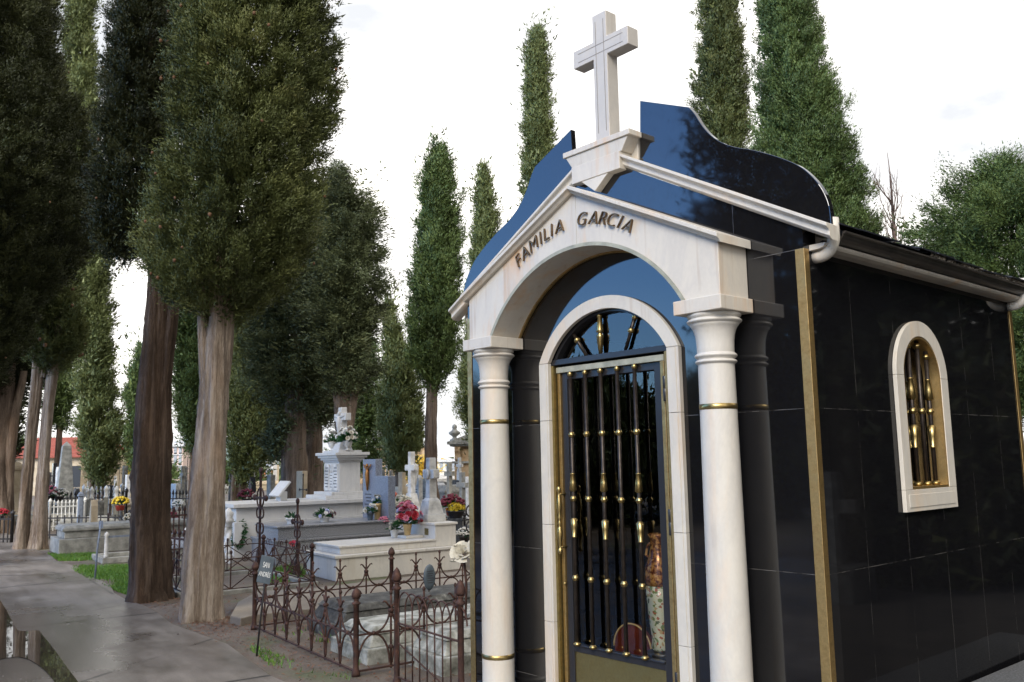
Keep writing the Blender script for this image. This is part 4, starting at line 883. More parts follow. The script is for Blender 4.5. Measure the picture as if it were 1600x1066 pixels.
# slabs lying inside it
def slab_grave(name, label, o, lx, ly, h, mat, taper=.06, rz=GA, head=None):
    th = thing(name, label, 'grave', o, rz); rg = random.Random(hash(label) % 999)
    b = MB(); b.box(0, 0, -.02, lx, ly, h*.45); b.frust(.03, .03, h*.4505, lx-.03, ly-.03, h*.80, taper); b.frust(.03+taper-.02, .03+taper-.02, h*.8005, lx-.01-taper, ly-.01-taper, h, .06)
    b.build('slab', M[mat], th, .012)
    return th
def off(o, a, b_): return np.array(o)+fq*a+fd*b_
slab_grave('stone_slab', 'dark lichen-spotted stone grave slab at the back of the rusty railing', off(fa, .42, 1.25), 2.3, .80, .30, 'stone_dark')
slab_grave('stone_slab', 'pale lichen-covered stone grave slab at the front of the rusty railing', off(fa, .22, .26), 2.5, .74, .27, 'stone_light')
# enamel oval on the back run, cream rose on the right
po = at(671, 902, 8.9); o = thing('memorial_plaque', 'grey-blue oval enamel memorial plaque fixed to the back of the rusty railing', 'plaque', (po[0], po[1], po[2]), R(36))
b = MB(); T = Matrix.Rotation(PI/2, 4, 'X'); b.lathe([(.001, .016), (.04, .016), (.062, .010), (.068, 0), (.06, -.004), (.001, -.004)], (0,0,0), 28, M=Matrix.Diagonal((1, 1, 1.85, 1)) @ T); b.build('plate', M['plate'], o)
b = MB()
for i in range(6): b.box(-.035+.006*(i % 2), -.0175, .055-.022*i, .035-.004*(i % 3), -.0165, .063-.022*i)
b.build('inscription', M['letter_dark'], o)
b = MB(); b.tube([(0, .004, -.10), (0, .012, -.14)], .006, 6); b.build('bracket', M['rust'], o)
def rose(bm, c, r, rg, n=14):
    for i in range(n):
        a = i*2.4; q = r*(i+.6)/n; tilt = .25+1.05*i/n; s = r*(.42+.35*i/n); pts = []
        for u in np.linspace(-1, 1, 5):
            for v in np.linspace(0, 1, 4):
                ang = a+u*.75*(1-.25*v); rad = q*.5+s*v*math.sin(tilt); z = s*v*math.cos(tilt)*1.1-.05*r*abs(u)**2+.12*r*v*v*-tilt*.6
                pts.append((c[0]+rad*math.cos(ang), c[1]+rad*math.sin(ang), c[2]+z))
        bm.add(pts, [(i_*4+j, i_*4+j+1, (i_+1)*4+j+1, (i_+1)*4+j) for i_ in range(4) for j in range(3)], True)
pr = at(724, 862, 7.9); o = thing('ceramic_rose', 'large cream ceramic rose beside the left edge of the mausoleum', 'ornament', (pr[0], pr[1], pr[2]), 0)
b = MB(); rose(b, (0, 0, -.02), .105, random.Random(2), 18); q = b.build('rose_bloom', M['p_cream'], o); q.rotation_euler = (R(55), 0, R(-12))
b = MB(); 
for a, s in ((.4, 1), (2.2, .9), (3.7, 1)): rose(b, (.10*math.cos(a), .05, .10*math.sin(a)-.04), .05*s, random.Random(5), 9)
b.build('small_bloom', M['p_cream'], o)
b = MB(); b.tube([(0, .04, -.02), (.02, .05, -.3), (0, .05, -float(pr[2]))], .012, 6); b.build('stem', M['rust'], o)
# second railing with a small arched gate at the bottom edge
ga = gnd(620, 886, .84); ga = np.array([ga[0], ga[1], 0.]); gb = gnd(719, 905, .84); gb = np.array([gb[0], gb[1], 0.])
th = thing('iron_gate', 'rusty narrow iron gate with interlaced round arches, closest to the mausoleum', 'iron gate', ga, 0)
e = Vector(gb-ga); ax = e.normalized(); Ln = e.length
for v, s in ((Vector((0, 0, 0)), 1), (e, 1)):
    b = MB(); iron_post(b, v, .84, .021); b.build('post', M['rust'], th)
b = MB(); nb = 8; s = (Ln-.05)/nb
for i in range(nb+1):
    v = ax*(.025+s*i); b.tube([v+Vector((0, 0, .05)), v+Vector((0, 0, .55))], .0058, 6)
for i in range(-1, nb):
    c = ax*(.025+s*(i+1)); 
    if 0 <= i < nb-0 and i+1 < nb+1: arc(b, c+Vector((0, 0, .55)), ax, s*1.0, 0, PI, .0058, .12)
b.bar(Vector((0, 0, .44)), e+Vector((0, 0, .44)), .016, .010); b.bar(Vector((0, 0, .06)), e+Vector((0, 0, .06)), .016, .010); b.bar(ax*.02+Vector((0, 0, .30)), ax*(Ln-.02)+Vector((0, 0, .07)), .010, .006)
b.build('gate_leaf', M['rust'], th)
slab_grave('stone_slab', 'broken mossy pale stone block behind the arched iron gate, nearest the bottom edge', ga+np.array([.12, .05, 0])+fq*.25, 1.2, .6, .30, 'stone_light')

# the street-sign on a stake
sg = gnd(399, 1026); sp0 = at(416, 890, sg[1]); hs = float(at(412, 868, sg[1])[2])
o = thing('section_sign', 'tilted blue-grey metal plate on a thin stake naming the SAN ANDRES section', 'sign', sg, R(-8))
lean = Vector((float(sp0[0]-sg[0]), 0, float(sp0[2])))
b = MB(); b.tube([(0, .012, -.06), (lean.x*.55, .012, lean.z*.55), (lean.x, .012, lean.z)], .0085, 8); b.build('stake', M['iron_dark'], o)
TM = Matrix.Translation(lean) @ Matrix.Rotation(R(11), 4, 'Y')
b = MB(); b.box(-.062, -.005, -.115, .062, .0, .115, TM); b.build('plate', M['plate'], o, .003)
b = MB()
for w, z, sz in (('SAN', .018, .066), ('ANDRÉS', -.058, .058)):
    vs, fs = glyph(w, sz, 0, .0015); mn = min(v[0] for v in vs); mx = max(v[0] for v in vs); k = min(1, .104/(mx-mn)); k = .058/(mx-mn) if w == 'SAN' else k
    b.add([TM @ Vector(((v[0]-(mn+mx)/2)*k, -.0068+(-v[2]*.3), z+v[1]*1.0)) for v in vs], fs)
b.build('lettering', M['letter_white'], o)

# cross-braced enclosure further back
def xpanel(p, q, n, h):
    p = Vector(p); q = Vector(q); ax = (q-p).normalized(); Ln = (q-p).length; s = Ln/n; b = MB()
    b.bar(p+Vector((0, 0, .06)), q+Vector((0, 0, .06)), .018, .012); b.bar(p+Vector((0, 0, h*.86)), q+Vector((0, 0, h*.86)), .018, .012)
    for i in range(n):
        a = p+ax*(s*i); c = a+ax*s; m = (a+c)/2+Vector((0, 0, h*.46))
        b.bar(a+Vector((0, 0, .06)), c+Vector((0, 0, h*.86)), .012); b.bar(a+Vector((0, 0, h*.86)), c+Vector((0, 0, .06)), .012)
        arc(b, m, ax, .045, 0, 2*PI, .007, None, 18); arc(b, m, ax, .022, 0, 2*PI, .006, None, 12)
        if i:
            b.bar(a+Vector((0, 0, .02)), a+Vector((0, 0, h)), .014)
            b.blob(a+Vector((0, 0, h*1.02)), .018, None, .028, 8, 5)
        for sg_ in (-1, 1): arc(b, a+ax*(s/2+sg_*.05)+Vector((0, 0, h*.92)), ax, .045, 0 if sg_ < 0 else 0, PI*1.4, .006, None, 10)
    return b
xa = gnd(487, 915); xl = xa-QD*1.62; xb_ = xa+PD*1.9
enclosure('iron_railing', 'thin rusty cross-braced railing with ring bosses behind the pale cypress trunk', [xa, xl, xl+PD*1.9, xb_], [3, 4, 3, 4], .50, 'rust', .56, panel=xpanel)
b = MB(); kb = [xa+QD*.06-PD*.06, xl-QD*.06-PD*.06]; 
ko = thing('grave_kerb', 'low brown stone kerb under the cross-braced iron railing', 'kerb', xl, GA)
b.box(-.06, -.07, -.02, 1.69, .07, .055); b.box(-.06, 1.83, -.02, 1.69, 1.97, .055); b.box(-.06, .0705, -.02, .08, 1.8295, .053); b.box(1.55, .0705, -.02, 1.69, 1.8295, .053); b.build('kerb_stones', M['stone_grey'], ko, .01)

def iron_cross(label, x, Y, ytop, mat, style=0, z0=0.0, h=None):
    o = base(x, Y); hh = h or float(at(x, ytop, Y)[2])-z0; th = thing('iron_cross', label, 'cross', (o[0], o[1], z0), GA+PI/2)
    b = MB(); w = (.012+.006*hh)*(1.5 if style else 1); b.bar((0, 0, -.04), (0, 0, hh), w); za = hh*.72; aw = hh*.17
    b.bar((-aw, 0, za), (aw, 0, za), w*.9)
    for p in ((-aw, za), (aw, za), (0, hh)): b.blob((p[0], 0, p[1]), w*1.6, w, w*1.6, 8, 5)
    if style:
        arc(b, (0, 0, za), (1, 0, 0), aw*.6, 0, 2*PI, w*.4, None, 20)
        for s in (-1, 1):
            for z in (za-aw*.9, za-aw*1.8): arc(b, (s*aw*.32, 0, z), (1, 0, 0), aw*.3, 0, 2*PI, w*.4, None, 12)
        b.prism([(-aw*.42, 0), (aw*.42, 0), (aw*.36, hh*.18), (0, hh*.24), (-aw*.36, hh*.18)], -w*.5, w*.5)
        b.frust(-w*2, -w*2, 0, w*2, w*2, hh*.2, w)
    b.build('cross_bars', M[mat], th); return th
iron_cross('tall rusty ornamental iron cross rising left of the grey granite tomb', 408, 13.9, 735, 'rust', 1)
iron_cross('short dark iron cross with a red rose, before the grey granite tomb', 466, 13.0, 783, 'rust', 1)
po = at(457, 850, 12.9); o = thing('red_rose', 'single red artificial rose tied to the small iron cross', 'flower', po, 0)
b = MB(); rose(b, (0, 0, 0), .05, random.Random(3), 12); q = b.build('bloom', M['p_red'], o); q.rotation_euler = (R(50), 0, 0)
b = MB(); b.tube([(0, .01, -.02), (.02, .03, -.1), (.05, .05, -.16)], .005, 6); b.build('stem', M['leaf_plant'], o)

# ================================================================== flowers
def leaves(bm, c, r, n, ln, wd, rg, up=.5):
    for i in range(n):
        a = rg.uniform(0, 6.28); e_ = rg.uniform(-.2, 1.2); d = Vector((math.cos(a)*math.cos(e_), math.sin(a)*math.cos(e_), math.sin(e_)*.8+up*.3)).normalized()
        p = Vector(c)+d*r*rg.uniform(.1, .6); s = d.cross(Vector((rg.gauss(0, 1), rg.gauss(0, 1), rg.gauss(0, 1)))).normalized()*wd*rg.uniform(.7, 1.2); L = ln*rg.uniform(.7, 1.3)
        bm.add([p, p+d*L*.5+s, p+d*L+Vector((0, 0, -L*.15)), p+d*L*.5-s], [(0, 1, 2, 3)])
def bloom(bm, c, r, rg, d=None):
    d = d or Vector((rg.gauss(0, .5), rg.gauss(-.3, .5), 1)).normalized(); T = Matrix.Translation(Vector(c)) @ Vector((0, 0, 1)).rotation_difference(d).to_matrix().to_4x4()
    for ring, (n, tl, s) in enumerate(((6, .35, .6), (8, .85, .95), (9, 1.3, 1.05))):
        for i in range(n):
            a = 2*PI*(i+.5*ring)/n+rg.uniform(-.15, .15); L = r*s; w = L*.36
            ax_ = Vector((math.cos(a)*math.sin(tl), math.sin(a)*math.sin(tl), math.cos(tl))); sd = Vector((-math.sin(a), math.cos(a), 0))
            bm.add([T @ (ax_*L*.1), T @ (ax_*L*.6+sd*w), T @ (ax_*L+Vector((0, 0, L*.08))), T @ (ax_*L*.6-sd*w)], [(0, 1, 2, 3)])
def bouquet(name, label, o, pot, r, cols, nb, seed, pot_h=.16, pot_r=.06, br=.035, flat=1.0, cat='flowers', leafn=60, group=None, vz=None):
    rg = random.Random(seed); th = thing(name, label, cat, o, rg.uniform(0, 1), group)
    b = MB()
    if pot is not None:
        b.lathe([(pot_r*.68, 0), (pot_r*.72, .01), (pot_r, pot_h*.85), (pot_r*1.08, pot_h*.86), (pot_r*1.08, pot_h), (pot_r*.9, pot_h), (pot_r*.85, pot_h*.9)], (0,0,0), 16); b.build('pot', M[pot], th)
    c = (0, 0, pot_h+r*flat*.35)
    b = MB(); leaves(b, (0, 0, pot_h), r, leafn, r*.7, r*.12, rg); b.build('leaves', M['leaf_plant'], th)
    bs = {k: MB() for k in cols}
    for i in range(nb):
        a = rg.uniform(0, 6.28); e_ = math.asin(rg.uniform(-.25, 1)); d = Vector((math.cos(a)*math.cos(e_), math.sin(a)*math.cos(e_), math.sin(e_)))
        p = Vector(c)+Vector((d.x*r, d.y*r, d.z*r*flat))*rg.uniform(.75, 1.05); bloom(bs[cols[i % len(cols)]], p, br*rg.uniform(.75, 1.25), rg, (d+Vector((0, 0, .25))).normalized())
    for k, m_ in bs.items(): m_.build('blossoms', M[k], th)
    return th
# ================================================================== the nearer tombs
def tomb(name, label, o, cat='tomb'): return thing(name, label, cat, o, GA)
o = gnd(525, 909); th = tomb('marble_tomb', 'white marble tomb with stepped slab and cross, right behind the rusty ornate railing', o)
b = MB(); b.box(0, 0, 0, 2.02, 1.06, .305); b.build('base_block', M['marble_tomb'], th, .006)
b = MB(); b.box(-.03, -.03, .3055, 2.05, 1.09, .345); b.build('ledge', M['marble_tomb'], th, .006)
b = MB(); b.box(.10, .10, .3455, 1.62, .96, .435); b.box(.075, .075, .4355, 1.62, .985, .462); b.build('top_slab', M['marble_tomb'], th, .005)
b = MB(); b.box(1.30, .42, .4625, 1.595, .70, .50); b.box(1.62, .10, .3455, 1.98, .96, .655); b.box(1.60, .075, .6555, 2.0, .985, .69); b.build('headstone', M['marble_tomb'], th, .006)
b = MB(); b.box(1.64, .36, .6905, 1.96, .70, .80); b.frust(1.66, .38, .8005, 1.94, .68, 1.0, .04); b.frust(1.70, .42, 1.0005, 1.90, .64, 1.05, .035); b.frust(1.735, .465, 1.0505, 1.865, .595, 1.66, .008)
b.prism([(.36, 1.36), (.37, 1.34), (.70, 1.34), (.70, 1.48), (.36, 1.48)], 1.745, 1.855, 'x'); b.lathe([(.001, 0), (.075, 0), (.085, .02), (.06, .035), (.001, .04)], (1.733, .53, 1.41), 14, M=Matrix.Rotation(-PI/2, 4, 'Y')); b.build('head_cross', M['stone_white'], th, .006)
b = MB(); b.box(1.6175, .30, .50, 1.6195, .42, .60); b.build('bronze_plate', M['brass_panel'], th)
pb = np.array(o)+QD*1.40+PD*.56
bouquet('flower_bouquet', 'pink, red and lilac artificial bouquet in a gilded vase on the white marble tomb', (pb[0], pb[1], .4995), 'pot_gold', .20, ['p_pink', 'p_red', 'p_pink', 'p_lilac', 'p_red'], 46, 7, .17, .065, .055, 1.25)
pb2 = pb-QD*.12+PD*.2; bouquet('flower_pot', 'small white pot of greenery beside the gilded vase on the white tomb', (pb2[0], pb2[1], .4625), 'pot_white', .11, ['p_cream'], 8, 8, .12, .06, .03)
# grey granite tomb
o = gnd(430, 884); th = tomb('granite_tomb', 'speckled grey granite tomb in two tiers with a stepped blue-grey headstone', o)
b = MB(); b.box(0, 0, 0, 2.36, 1.15, .355); b.box(-.02, -.02, .3555, 2.38, 1.17, .39); b.build('lower_tier', M['granite_grey'], th, .006)
b = MB(); b.box(.06, .06, .3905, 2.18, 1.08, .575); b.box(.03, .03, .5755, 2.2, 1.11, .605); b.build('upper_tier', M['granite_grey'], th, .006)
b = MB(); hp_ = [(.04, .6055), (1.06, .6055), (1.06, 1.66), (.54, 1.66), (.54, 1.36), (.04, 1.36)]; b.prism(hp_, 2.02, 2.16, 'x'); hs_ = b.build('headstone', M['granite_blue'], th, .006)
b = MB()
b.tube([(1.99, .80, 1.50), (1.985, .81, 1.40), (1.985, .80, 1.28), (1.99, .80, 1.10)], [.022, .04, .035, .016], 10); b.blob((1.98, .81, 1.545), .028, None, .035); b.tube([(1.99, .66, 1.56), (1.985, .74, 1.51), (1.985, .81, 1.47), (1.985, .88, 1.51), (1.99, .96, 1.56)], [.012, .016, .022, .016, .012], 8)
b.build('bronze_figure', M['bronze_christ'], hs_)
b = MB()
for i in range(4): b.box(2.0175, .70+.02*(i % 2), 1.02-.06*i, 2.0195, .96-.03*(i % 3), 1.04-.06*i)
b.build('inscription', M['letter_dark'], hs_)
q = np.array(o)+QD*1.96+PD*.34; bouquet('grave_vase', 'bronze vase with pale greenery fixed before the blue-grey stepped headstone', (q[0], q[1], .6055), 'pot_gold', .10, ['p_white', 'p_cream'], 10, 12, .28, .07, .03)
q = np.array(o)+QD*1.02+PD*.45; bouquet('flower_pot', 'white bowl of white and violet flowers with wide leaves on the grey granite tomb', (q[0], q[1], .6055), 'pot_white', .17, ['p_white', 'p_white', 'p_lilac', 'p_crimson'], 26, 13, .09, .09, .045, .55, leafn=90)
q = np.array(o)+QD*.42+PD*.42; bouquet('flower_pot', 'small square white pot with a green plant near the foot of the grey tomb', (q[0], q[1], .6055), 'pot_white', .11, ['p_white'], 3, 14, .10, .09, .02, 1.0)
q = np.array(o)+QD*1.78+PD*.25; bouquet('flower_pot', 'grey stone jar with whitish lilies at the head of the grey granite tomb', (q[0], q[1], .6055), 'plate', .12, ['p_white', 'p_cream'], 9, 15, .13, .06, .04)
# big white tomb with monument
o = gnd(365, 874); th = tomb('marble_monument', 'large cool-white marble tomb topped by a pedestal and a tall cross with a figure', o)
b = MB(); b.box(0, 0, 0, 2.65, 1.35, .62); b.build('base_block', M['marble_cool'], th, .006)
b = MB(); b.box(.04, .04, .6205, 2.61, 1.31, .86); b.box(-.03, -.03, .8605, 2.68, 1.38, .93); b.build('upper_block', M['marble_cool'], th, .008)
px0, px1, py0, py1 = 2.06, 2.50, .30, 1.0
b = MB(); b.box(px0-.32, py0-.14, .9305, px1+.10, py1+.14, 1.0); b.box(px0-.18, py0-.08, 1.0005, px1+.06, py1+.08, 1.06); b.box(px0, py0, 1.0605, px1, py1, 1.62); pd_ = b.build('pedestal', M['marble_cool'], th, .006)
b = MB()
for i, (e_, z0, z1) in enumerate(((.02, 1.62, 1.655), (.06, 1.655, 1.70), (.10, 1.70, 1.745), (.135, 1.745, 1.80))): b.box(px0-e_, py0-e_, z0+.0005, px1+e_, py1+e_, z1)
b.box(px0-.02, py0-.02, 1.8005, px1+.02, py1+.02, 1.84); b.build('pedestal_cornice', M['marble_cool'], th, .005)
b = MB(); b.box(px0-.02, py0+.03, 1.08, px0-.001, py0+.26, 1.58); b.box(px0-.02, py0+.44, 1.08, px0-.001, py0+.67, 1.58); b.box(px0-.012, py0+.27, 1.08, px0-.001, py0+.43, 1.40); b.lathe([(.001, .02), (.06, .02), (.085, .004), (.001, .0)], (px0-.002, py0+.35, 1.50), 16, M=Matrix.Rotation(-PI/2, 4, 'Y')); tb = b.build('name_panel', M['stone_white'], pd_, .004)
b = MB()
for yy in (py0+.06, py0+.47):
    for i in range(7): b.box(px0-.0215, yy, 1.50-.06*i, px0-.0203, yy+.13+.03*(i % 2), 1.518-.06*i)
for i in range(5): b.box(px0-.0135, py0+.29, 1.36-.055*i, px0-.0123, py0+.40, 1.372-.055*i)
b.build('inscription', M['letter_dark'], pd_)
mx_, my = (px0+px1)/2, (py0+py1)/2
b = MB(); b.frust(mx_-.15, my-.17, 1.8405, mx_+.15, my+.17, 1.98, .05); b.frust(mx_-.075, my-.09, 1.9805, mx_+.075, my+.09, 2.68, .015); b.box(mx_-.06, my-.27, 2.42, mx_+.06, my+.27, 2.56)
b.tube([(mx_-.06, my, 2.50), (mx_-.07, my, 2.42), (mx_-.065, my, 2.30), (mx_-.06, my, 2.12)], [.05, .065, .058, .035], 10); b.blob((mx_-.07, my, 2.56), .035, None, .045); b.tube([(mx_-.06, my-.22, 2.52), (mx_-.075, my, 2.48), (mx_-.06, my+.22, 2.52)], .022, 8); b.build('monument_cross', M['marble_cool'], th, .008)
for i, dy in enumerate((.36, -.36)):
    q = np.array(o)+QD*(mx_-.05)+PD*(my+dy); u = bouquet('stone_urn', ['white urn of white-flowered greenery left of the monument cross', 'white urn of trailing white flowers right of the monument cross'][i], (q[0], q[1], 1.8405), None, .17+.04*i, ['p_white', 'p_white', 'p_cream'], 20+10*i, 20+i, .17, .07, .045, 1.0, leafn=90+60*i)
    b = MB(); b.lathe([(.05, 0), (.055, .015), (.025, .035), (.03, .05), (.075, .09), (.085, .14), (.10, .165), (.10, .18), (.08, .18)], (0,0,0), 18); b.build('urn', M['stone_white'], u)
q = np.array(o)+QD*1.0+PD*.55; bk = thing('book_plaque', 'white marble open-book plaque propped on the big white tomb', 'plaque', (q[0], q[1], .9305), GA)
T = Matrix.Translation((0, 0, .22)) @ Matrix.Rotation(R(-50), 4, 'Y')
b = MB(); b.box(-.17, -.25, -.02, .17, -.002, .02, T); b.box(-.17, .002, -.02, .17, .25, .02, T); b.build('book', M['marble_cool'], bk, .006)
b = MB(); b.box(-.03, -.12, 0, .10, .12, .17); b.build('rest', M['marble_cool'], bk, .004)
# barley-sugar column and wreath at its corner
q = gnd(355, 880); bc = thing('twisted_column', 'small white barley-twist marble column at the corner of the big white tomb', 'column', q, 0)
b = MB(); vs = []; ns_, sg_ = 60, 20
for i in range(ns_):
    z = .16+.42*i/(ns_-1)
    for k in range(sg_):
        a = 2*PI*k/sg_; r = .052+.014*math.cos(2*a-z*26); vs.append((r*math.cos(a), r*math.sin(a), z))
b.add(vs, [(i*sg_+k, i*sg_+(k+1) % sg_, (i+1)*sg_+(k+1) % sg_, (i+1)*sg_+k) for i in range(ns_-1) for k in range(sg_)], True); b.build('twisted_shaft', M['stone_white'], bc)
b = MB(); b.box(-.09, -.09, 0, .09, .09, .10); b.lathe([(.085, .1005), (.085, .12), (.06, .14), (.055, .165)], (0,0,0), 18); b.lathe([(.055, .575), (.07, .60), (.06, .63), (.085, .66), (.095, .70), (.07, .74), (.09, .80), (.06, .84), (.04, .88), (.001, .90)], (0,0,0), 18); b.build('capital', M['stone_white'], bc)
q = gnd(370, 872)+np.array([0, -.12, .42]); wr = thing('green_wreath', 'dark green wreath leaning on the end of the big white tomb', 'wreath', q, 0); rg = random.Random(6)
b = MB()
for i in range(260):
    a = rg.uniform(0, 6.28); c = Vector((.06+.13*math.cos(a)*.8, .05*math.sin(a), .22*math.sin(a))); d = Vector((rg.gauss(0, 1), rg.gauss(0, 1), rg.gauss(0, 1))).normalized(); s = d.orthogonal().normalized()*.014
    b.add([c, c+d*.035+s, c+d*.07, c+d*.035-s], [(0, 1, 2, 3)])
b.build('wreath_leaves', M['leaf_plant'], wr)
# low stone tomb by the path on the left, kerbed plot, leaning stake
o = gnd(91, 868); th = tomb('stone_tomb', 'long low weathered grey stone tomb beside the grass at the path', o)
b = MB(); b.box(0, 0, 0, 2.5, 1.1, .285); b.build('base_block', M['stone_grey'], th, .015)
b = MB(); b.frust(.10, .10, .2855, 2.4, 1.0, .42, .0); b.box(.06, .06, .4205, 2.44, 1.04, .47); b.frust(.06, .06, .4705, 2.44, 1.04, .52, .06); b.build('lid', M['stone_grey'], th, .012)
o = gnd(160, 882); th = tomb('kerbed_grave', 'low kerbed grave with short white post and rail by the long stone tomb', o)
b = MB(); b.box(0, 0, 0, 1.9, .12, .10); b.box(0, .1205, 0, .12, 1.0, .098); b.box(.1205, .88, 0, 1.9, 1.0, .099); b.build('kerb_stones', M['stone_grey'], th, .01)
for i in range(2): b = MB(); b.lathe([(.04, .1005), (.035, .13), (.03, .45), (.042, .47), (.03, .50), (.001, .53)], (.06+1.3*i, .06, 0), 12); b.build('post', M['stone_white'], th)
b = MB(); b.bar((.06, .06, .44), (1.36, .06, .44), .03); b.build('rail', M['iron_blue'], th)
q = gnd(148, 906); st_ = thing('leaning_stake', 'leaning rusty metal stake standing in the grass by the path', 'stake', q, 0); b = MB(); e2 = at(158, 815, q[1]+.1)-q
b.tube([(0, 0, -.05), (e2[0]*.5, .03, e2[2]*.5), (e2[0], e2[1], e2[2])], .014, 8); b.box(e2[0]-.025, e2[1]-.012, e2[2]-.10, e2[0]+.03, e2[1]+.0, e2[2]+.01); b.build('rod', M['iron_blue'], st_)
# ================================================================== the graves further off
def stone_cross(label, x, Y, ytop, mat, wpx=None, ped=.3, disc=False, rz=GA+PI/2):
    o = base(x, Y); h = float(at(x, ytop, Y)[2]); th = thing('stone_cross', label, 'cross', o, rz); w = .034*h+.022; aw = h*.115+.02; zp = h*ped
    b = MB(); b.box(-w*2.6, -w*2.2, 0, w*2.6, w*2.2, zp*.45); b.frust(-w*2.2, -w*1.9, zp*.4505, w*2.2, w*1.9, zp, w*.9); b.build('pedestal', M[mat], th, .01)
    b = MB(); za = h*.80
    b.prism([(-w*1.05, zp+.0005), (w*1.05, zp+.0005), (w*.8, za-w*.8), (aw, za-w*.8), (aw, za+w*.8), (w*.8, za+w*.8), (w*.8, h), (-w*.8, h), (-w*.8, za+w*.8), (-aw, za+w*.8), (-aw, za-w*.8), (-w*.8, za-w*.8)], -w*.7, w*.7)
    if disc: b.tube([(0, -w*.75, za+w), (-.01, -w*1.15, za), (0, -w*1.1, za-w*2.2), (.01, -w*.9, za-w*5)], [w*.6, w*1.0, w*.9, w*.5], 8)
    b.build('cross_shaft', M[mat], th, .01); return th
def headstone(label, x, Y, ytop, wpx, mat, shape=0, rz=GA+PI/2, txt=True, cat='headstone'):
    o = base(x, Y); h = max(.25, float(at(x, ytop, Y)[2])); w = wpx/F_*Y/2/abs(math.cos(GA+PI/2))*.8; th = thing('headstone', label, cat, o, rz)
    if shape == 1: pr = [(-w, .12), (w, .12)]+[(w*math.cos(a), h-w*.7+w*.7*math.sin(a)) for a in np.linspace(0, PI, 12)]
    elif shape == 2: pr = [(-w, .12), (w, .12), (w, h*.8), (w*.4, h*.86), (w*.3, h), (-w*.3, h), (-w*.4, h*.86), (-w, h*.8)]
    elif shape == 3: pr = [(-w, .12), (w, .12), (w*.55, h-w), (0, h), (-w*.55, h-w)]
    else: pr = [(-w, .12), (w, .12), (w, h), (-w, h)]
    b = MB(); b.prism(pr, -.07, .07); b.box(-w*1.2, -.14, 0, w*1.2, .14, .1195); s = b.build('stone', M[mat], th, .01)
    if txt:
        b = MB()
        for i in range(4): b.box(-w*.6+.02*(i % 2), .0705, h*.62-.07*i, w*.6-.03*(i % 3), .0715, h*.62-.07*i+.025); b.box(-w*.6, -.0715, h*.62-.07*i, w*.5, -.0705, h*.62-.07*i+.025)
        b.build('inscription', M['letter_dark'], th)
    return th
def railing(label, p, q, h, mat, n, tip=True, cat='railing'):
    p = np.array(p); e = Vector(np.array(q)-p); th = thing('railing', label, cat, p, 0); ax = e.normalized(); L = e.length
    b = MB(); b.bar((0, 0, h*.84), e+Vector((0, 0, h*.84)), .03); b.bar((0, 0, h*.15), e+Vector((0, 0, h*.15)), .03)
    for i in range(n+1):
        v = ax*(L*i/n); b.bar(v, v+Vector((0, 0, h*.95)), .022)
        if tip: b.lathe([(.011, h*.93), (.035, h*.97), (.012, h*1.06), (.001, h*1.08)], v, 8)
    b.build('panel', M[mat], th)
    for v in (Vector((0, 0, 0)), e):
        b = MB(); b.lathe([(.035, 0), (.03, h), (.05, h*1.02), (.045, h*1.08), (.001, h*1.16)], v, 10); b.build('post', M[mat], th)
    return th
def low_tomb(label, x, Y, l, w, h, mat, rz=GA, mat2=None):
    o = base(x, Y); th = thing('low_tomb', label, 'tomb', o, rz); b = MB(); b.box(0, 0, 0, l, w, h*.6); b.build('base_block', M[mat], th, .01)
    b = MB(); b.box(-.04, -.04, h*.6005, l+.04, w+.04, h*.72); b.frust(.06, .06, h*.7205, l-.06, w-.06, h, .08); b.build('lid', M[mat2 or mat], th, .01); return th
def mum(label, x, Y, yc, r, pm, pot='pot_dark', seed=1, group=None):
    p = at(x, yc, Y); zb = max(0, p[2]-r*1.15); rg = random.Random(seed)
    th = thing('flower_pot', label, 'flowers', (p[0], p[1], zb), 0, group)
    b = MB(); b.lathe([(r*.42, 0), (r*.55, r*.55), (r*.62, r*.6), (r*.5, r*.62)], (0,0,0), 14); b.build('pot', M[pot], th)
    b = MB(); leaves(b, (0, 0, r*.7), r, 40, r*.6, r*.14, rg); b.build('leaves', M['leaf_plant'], th)
    b = MB()
    for i in range(80):
        a = rg.uniform(0, 6.28); e_ = math.asin(rg.uniform(-.15, 1)); d = Vector((math.cos(a)*math.cos(e_), math.sin(a)*math.cos(e_), math.sin(e_)*.75)); c = Vector((0, 0, r*.95))+d*r*rg.uniform(.8, 1.0); b.blob(c, r*.15, None, r*.11, 6, 4, .2, rg)
    b.build('blossoms', M[pm], th); return th
def pillar(label, x, Y, ytop, w, mat, kind=0, cat='pillar'):
    o = base(x, Y); h = float(at(x, ytop, Y)[2]); th = thing('obelisk' if kind == 0 else 'stone_pillar', label, cat, o, GA)
    b = MB(); b.box(-w*1.1, -w*1.1, 0, w*1.1, w*1.1, h*.14); b.box(-w*.9, -w*.9, h*.1405, w*.9, w*.9, h*.26); b.build('pedestal', M[mat], th, .02)
    b = MB()
    if kind == 0: b.frust(-w*.62, -w*.62, h*.2605, w*.62, w*.62, h*.94, w*.30); b.frust(-w*.32, -w*.32, h*.9405, w*.32, w*.32, h, w*.3)
    else: b.frust(-w*.6, -w*.6, h*.2605, w*.6, w*.6, h*.88, w*.05); b.box(-w*.75, -w*.75, h*.8805, w*.75, w*.75, h*.93); b.frust(-w*.7, -w*.7, h*.9305, w*.7, w*.7, h, w*.5)
    b.build('shaft', M[mat], th, .02); return th
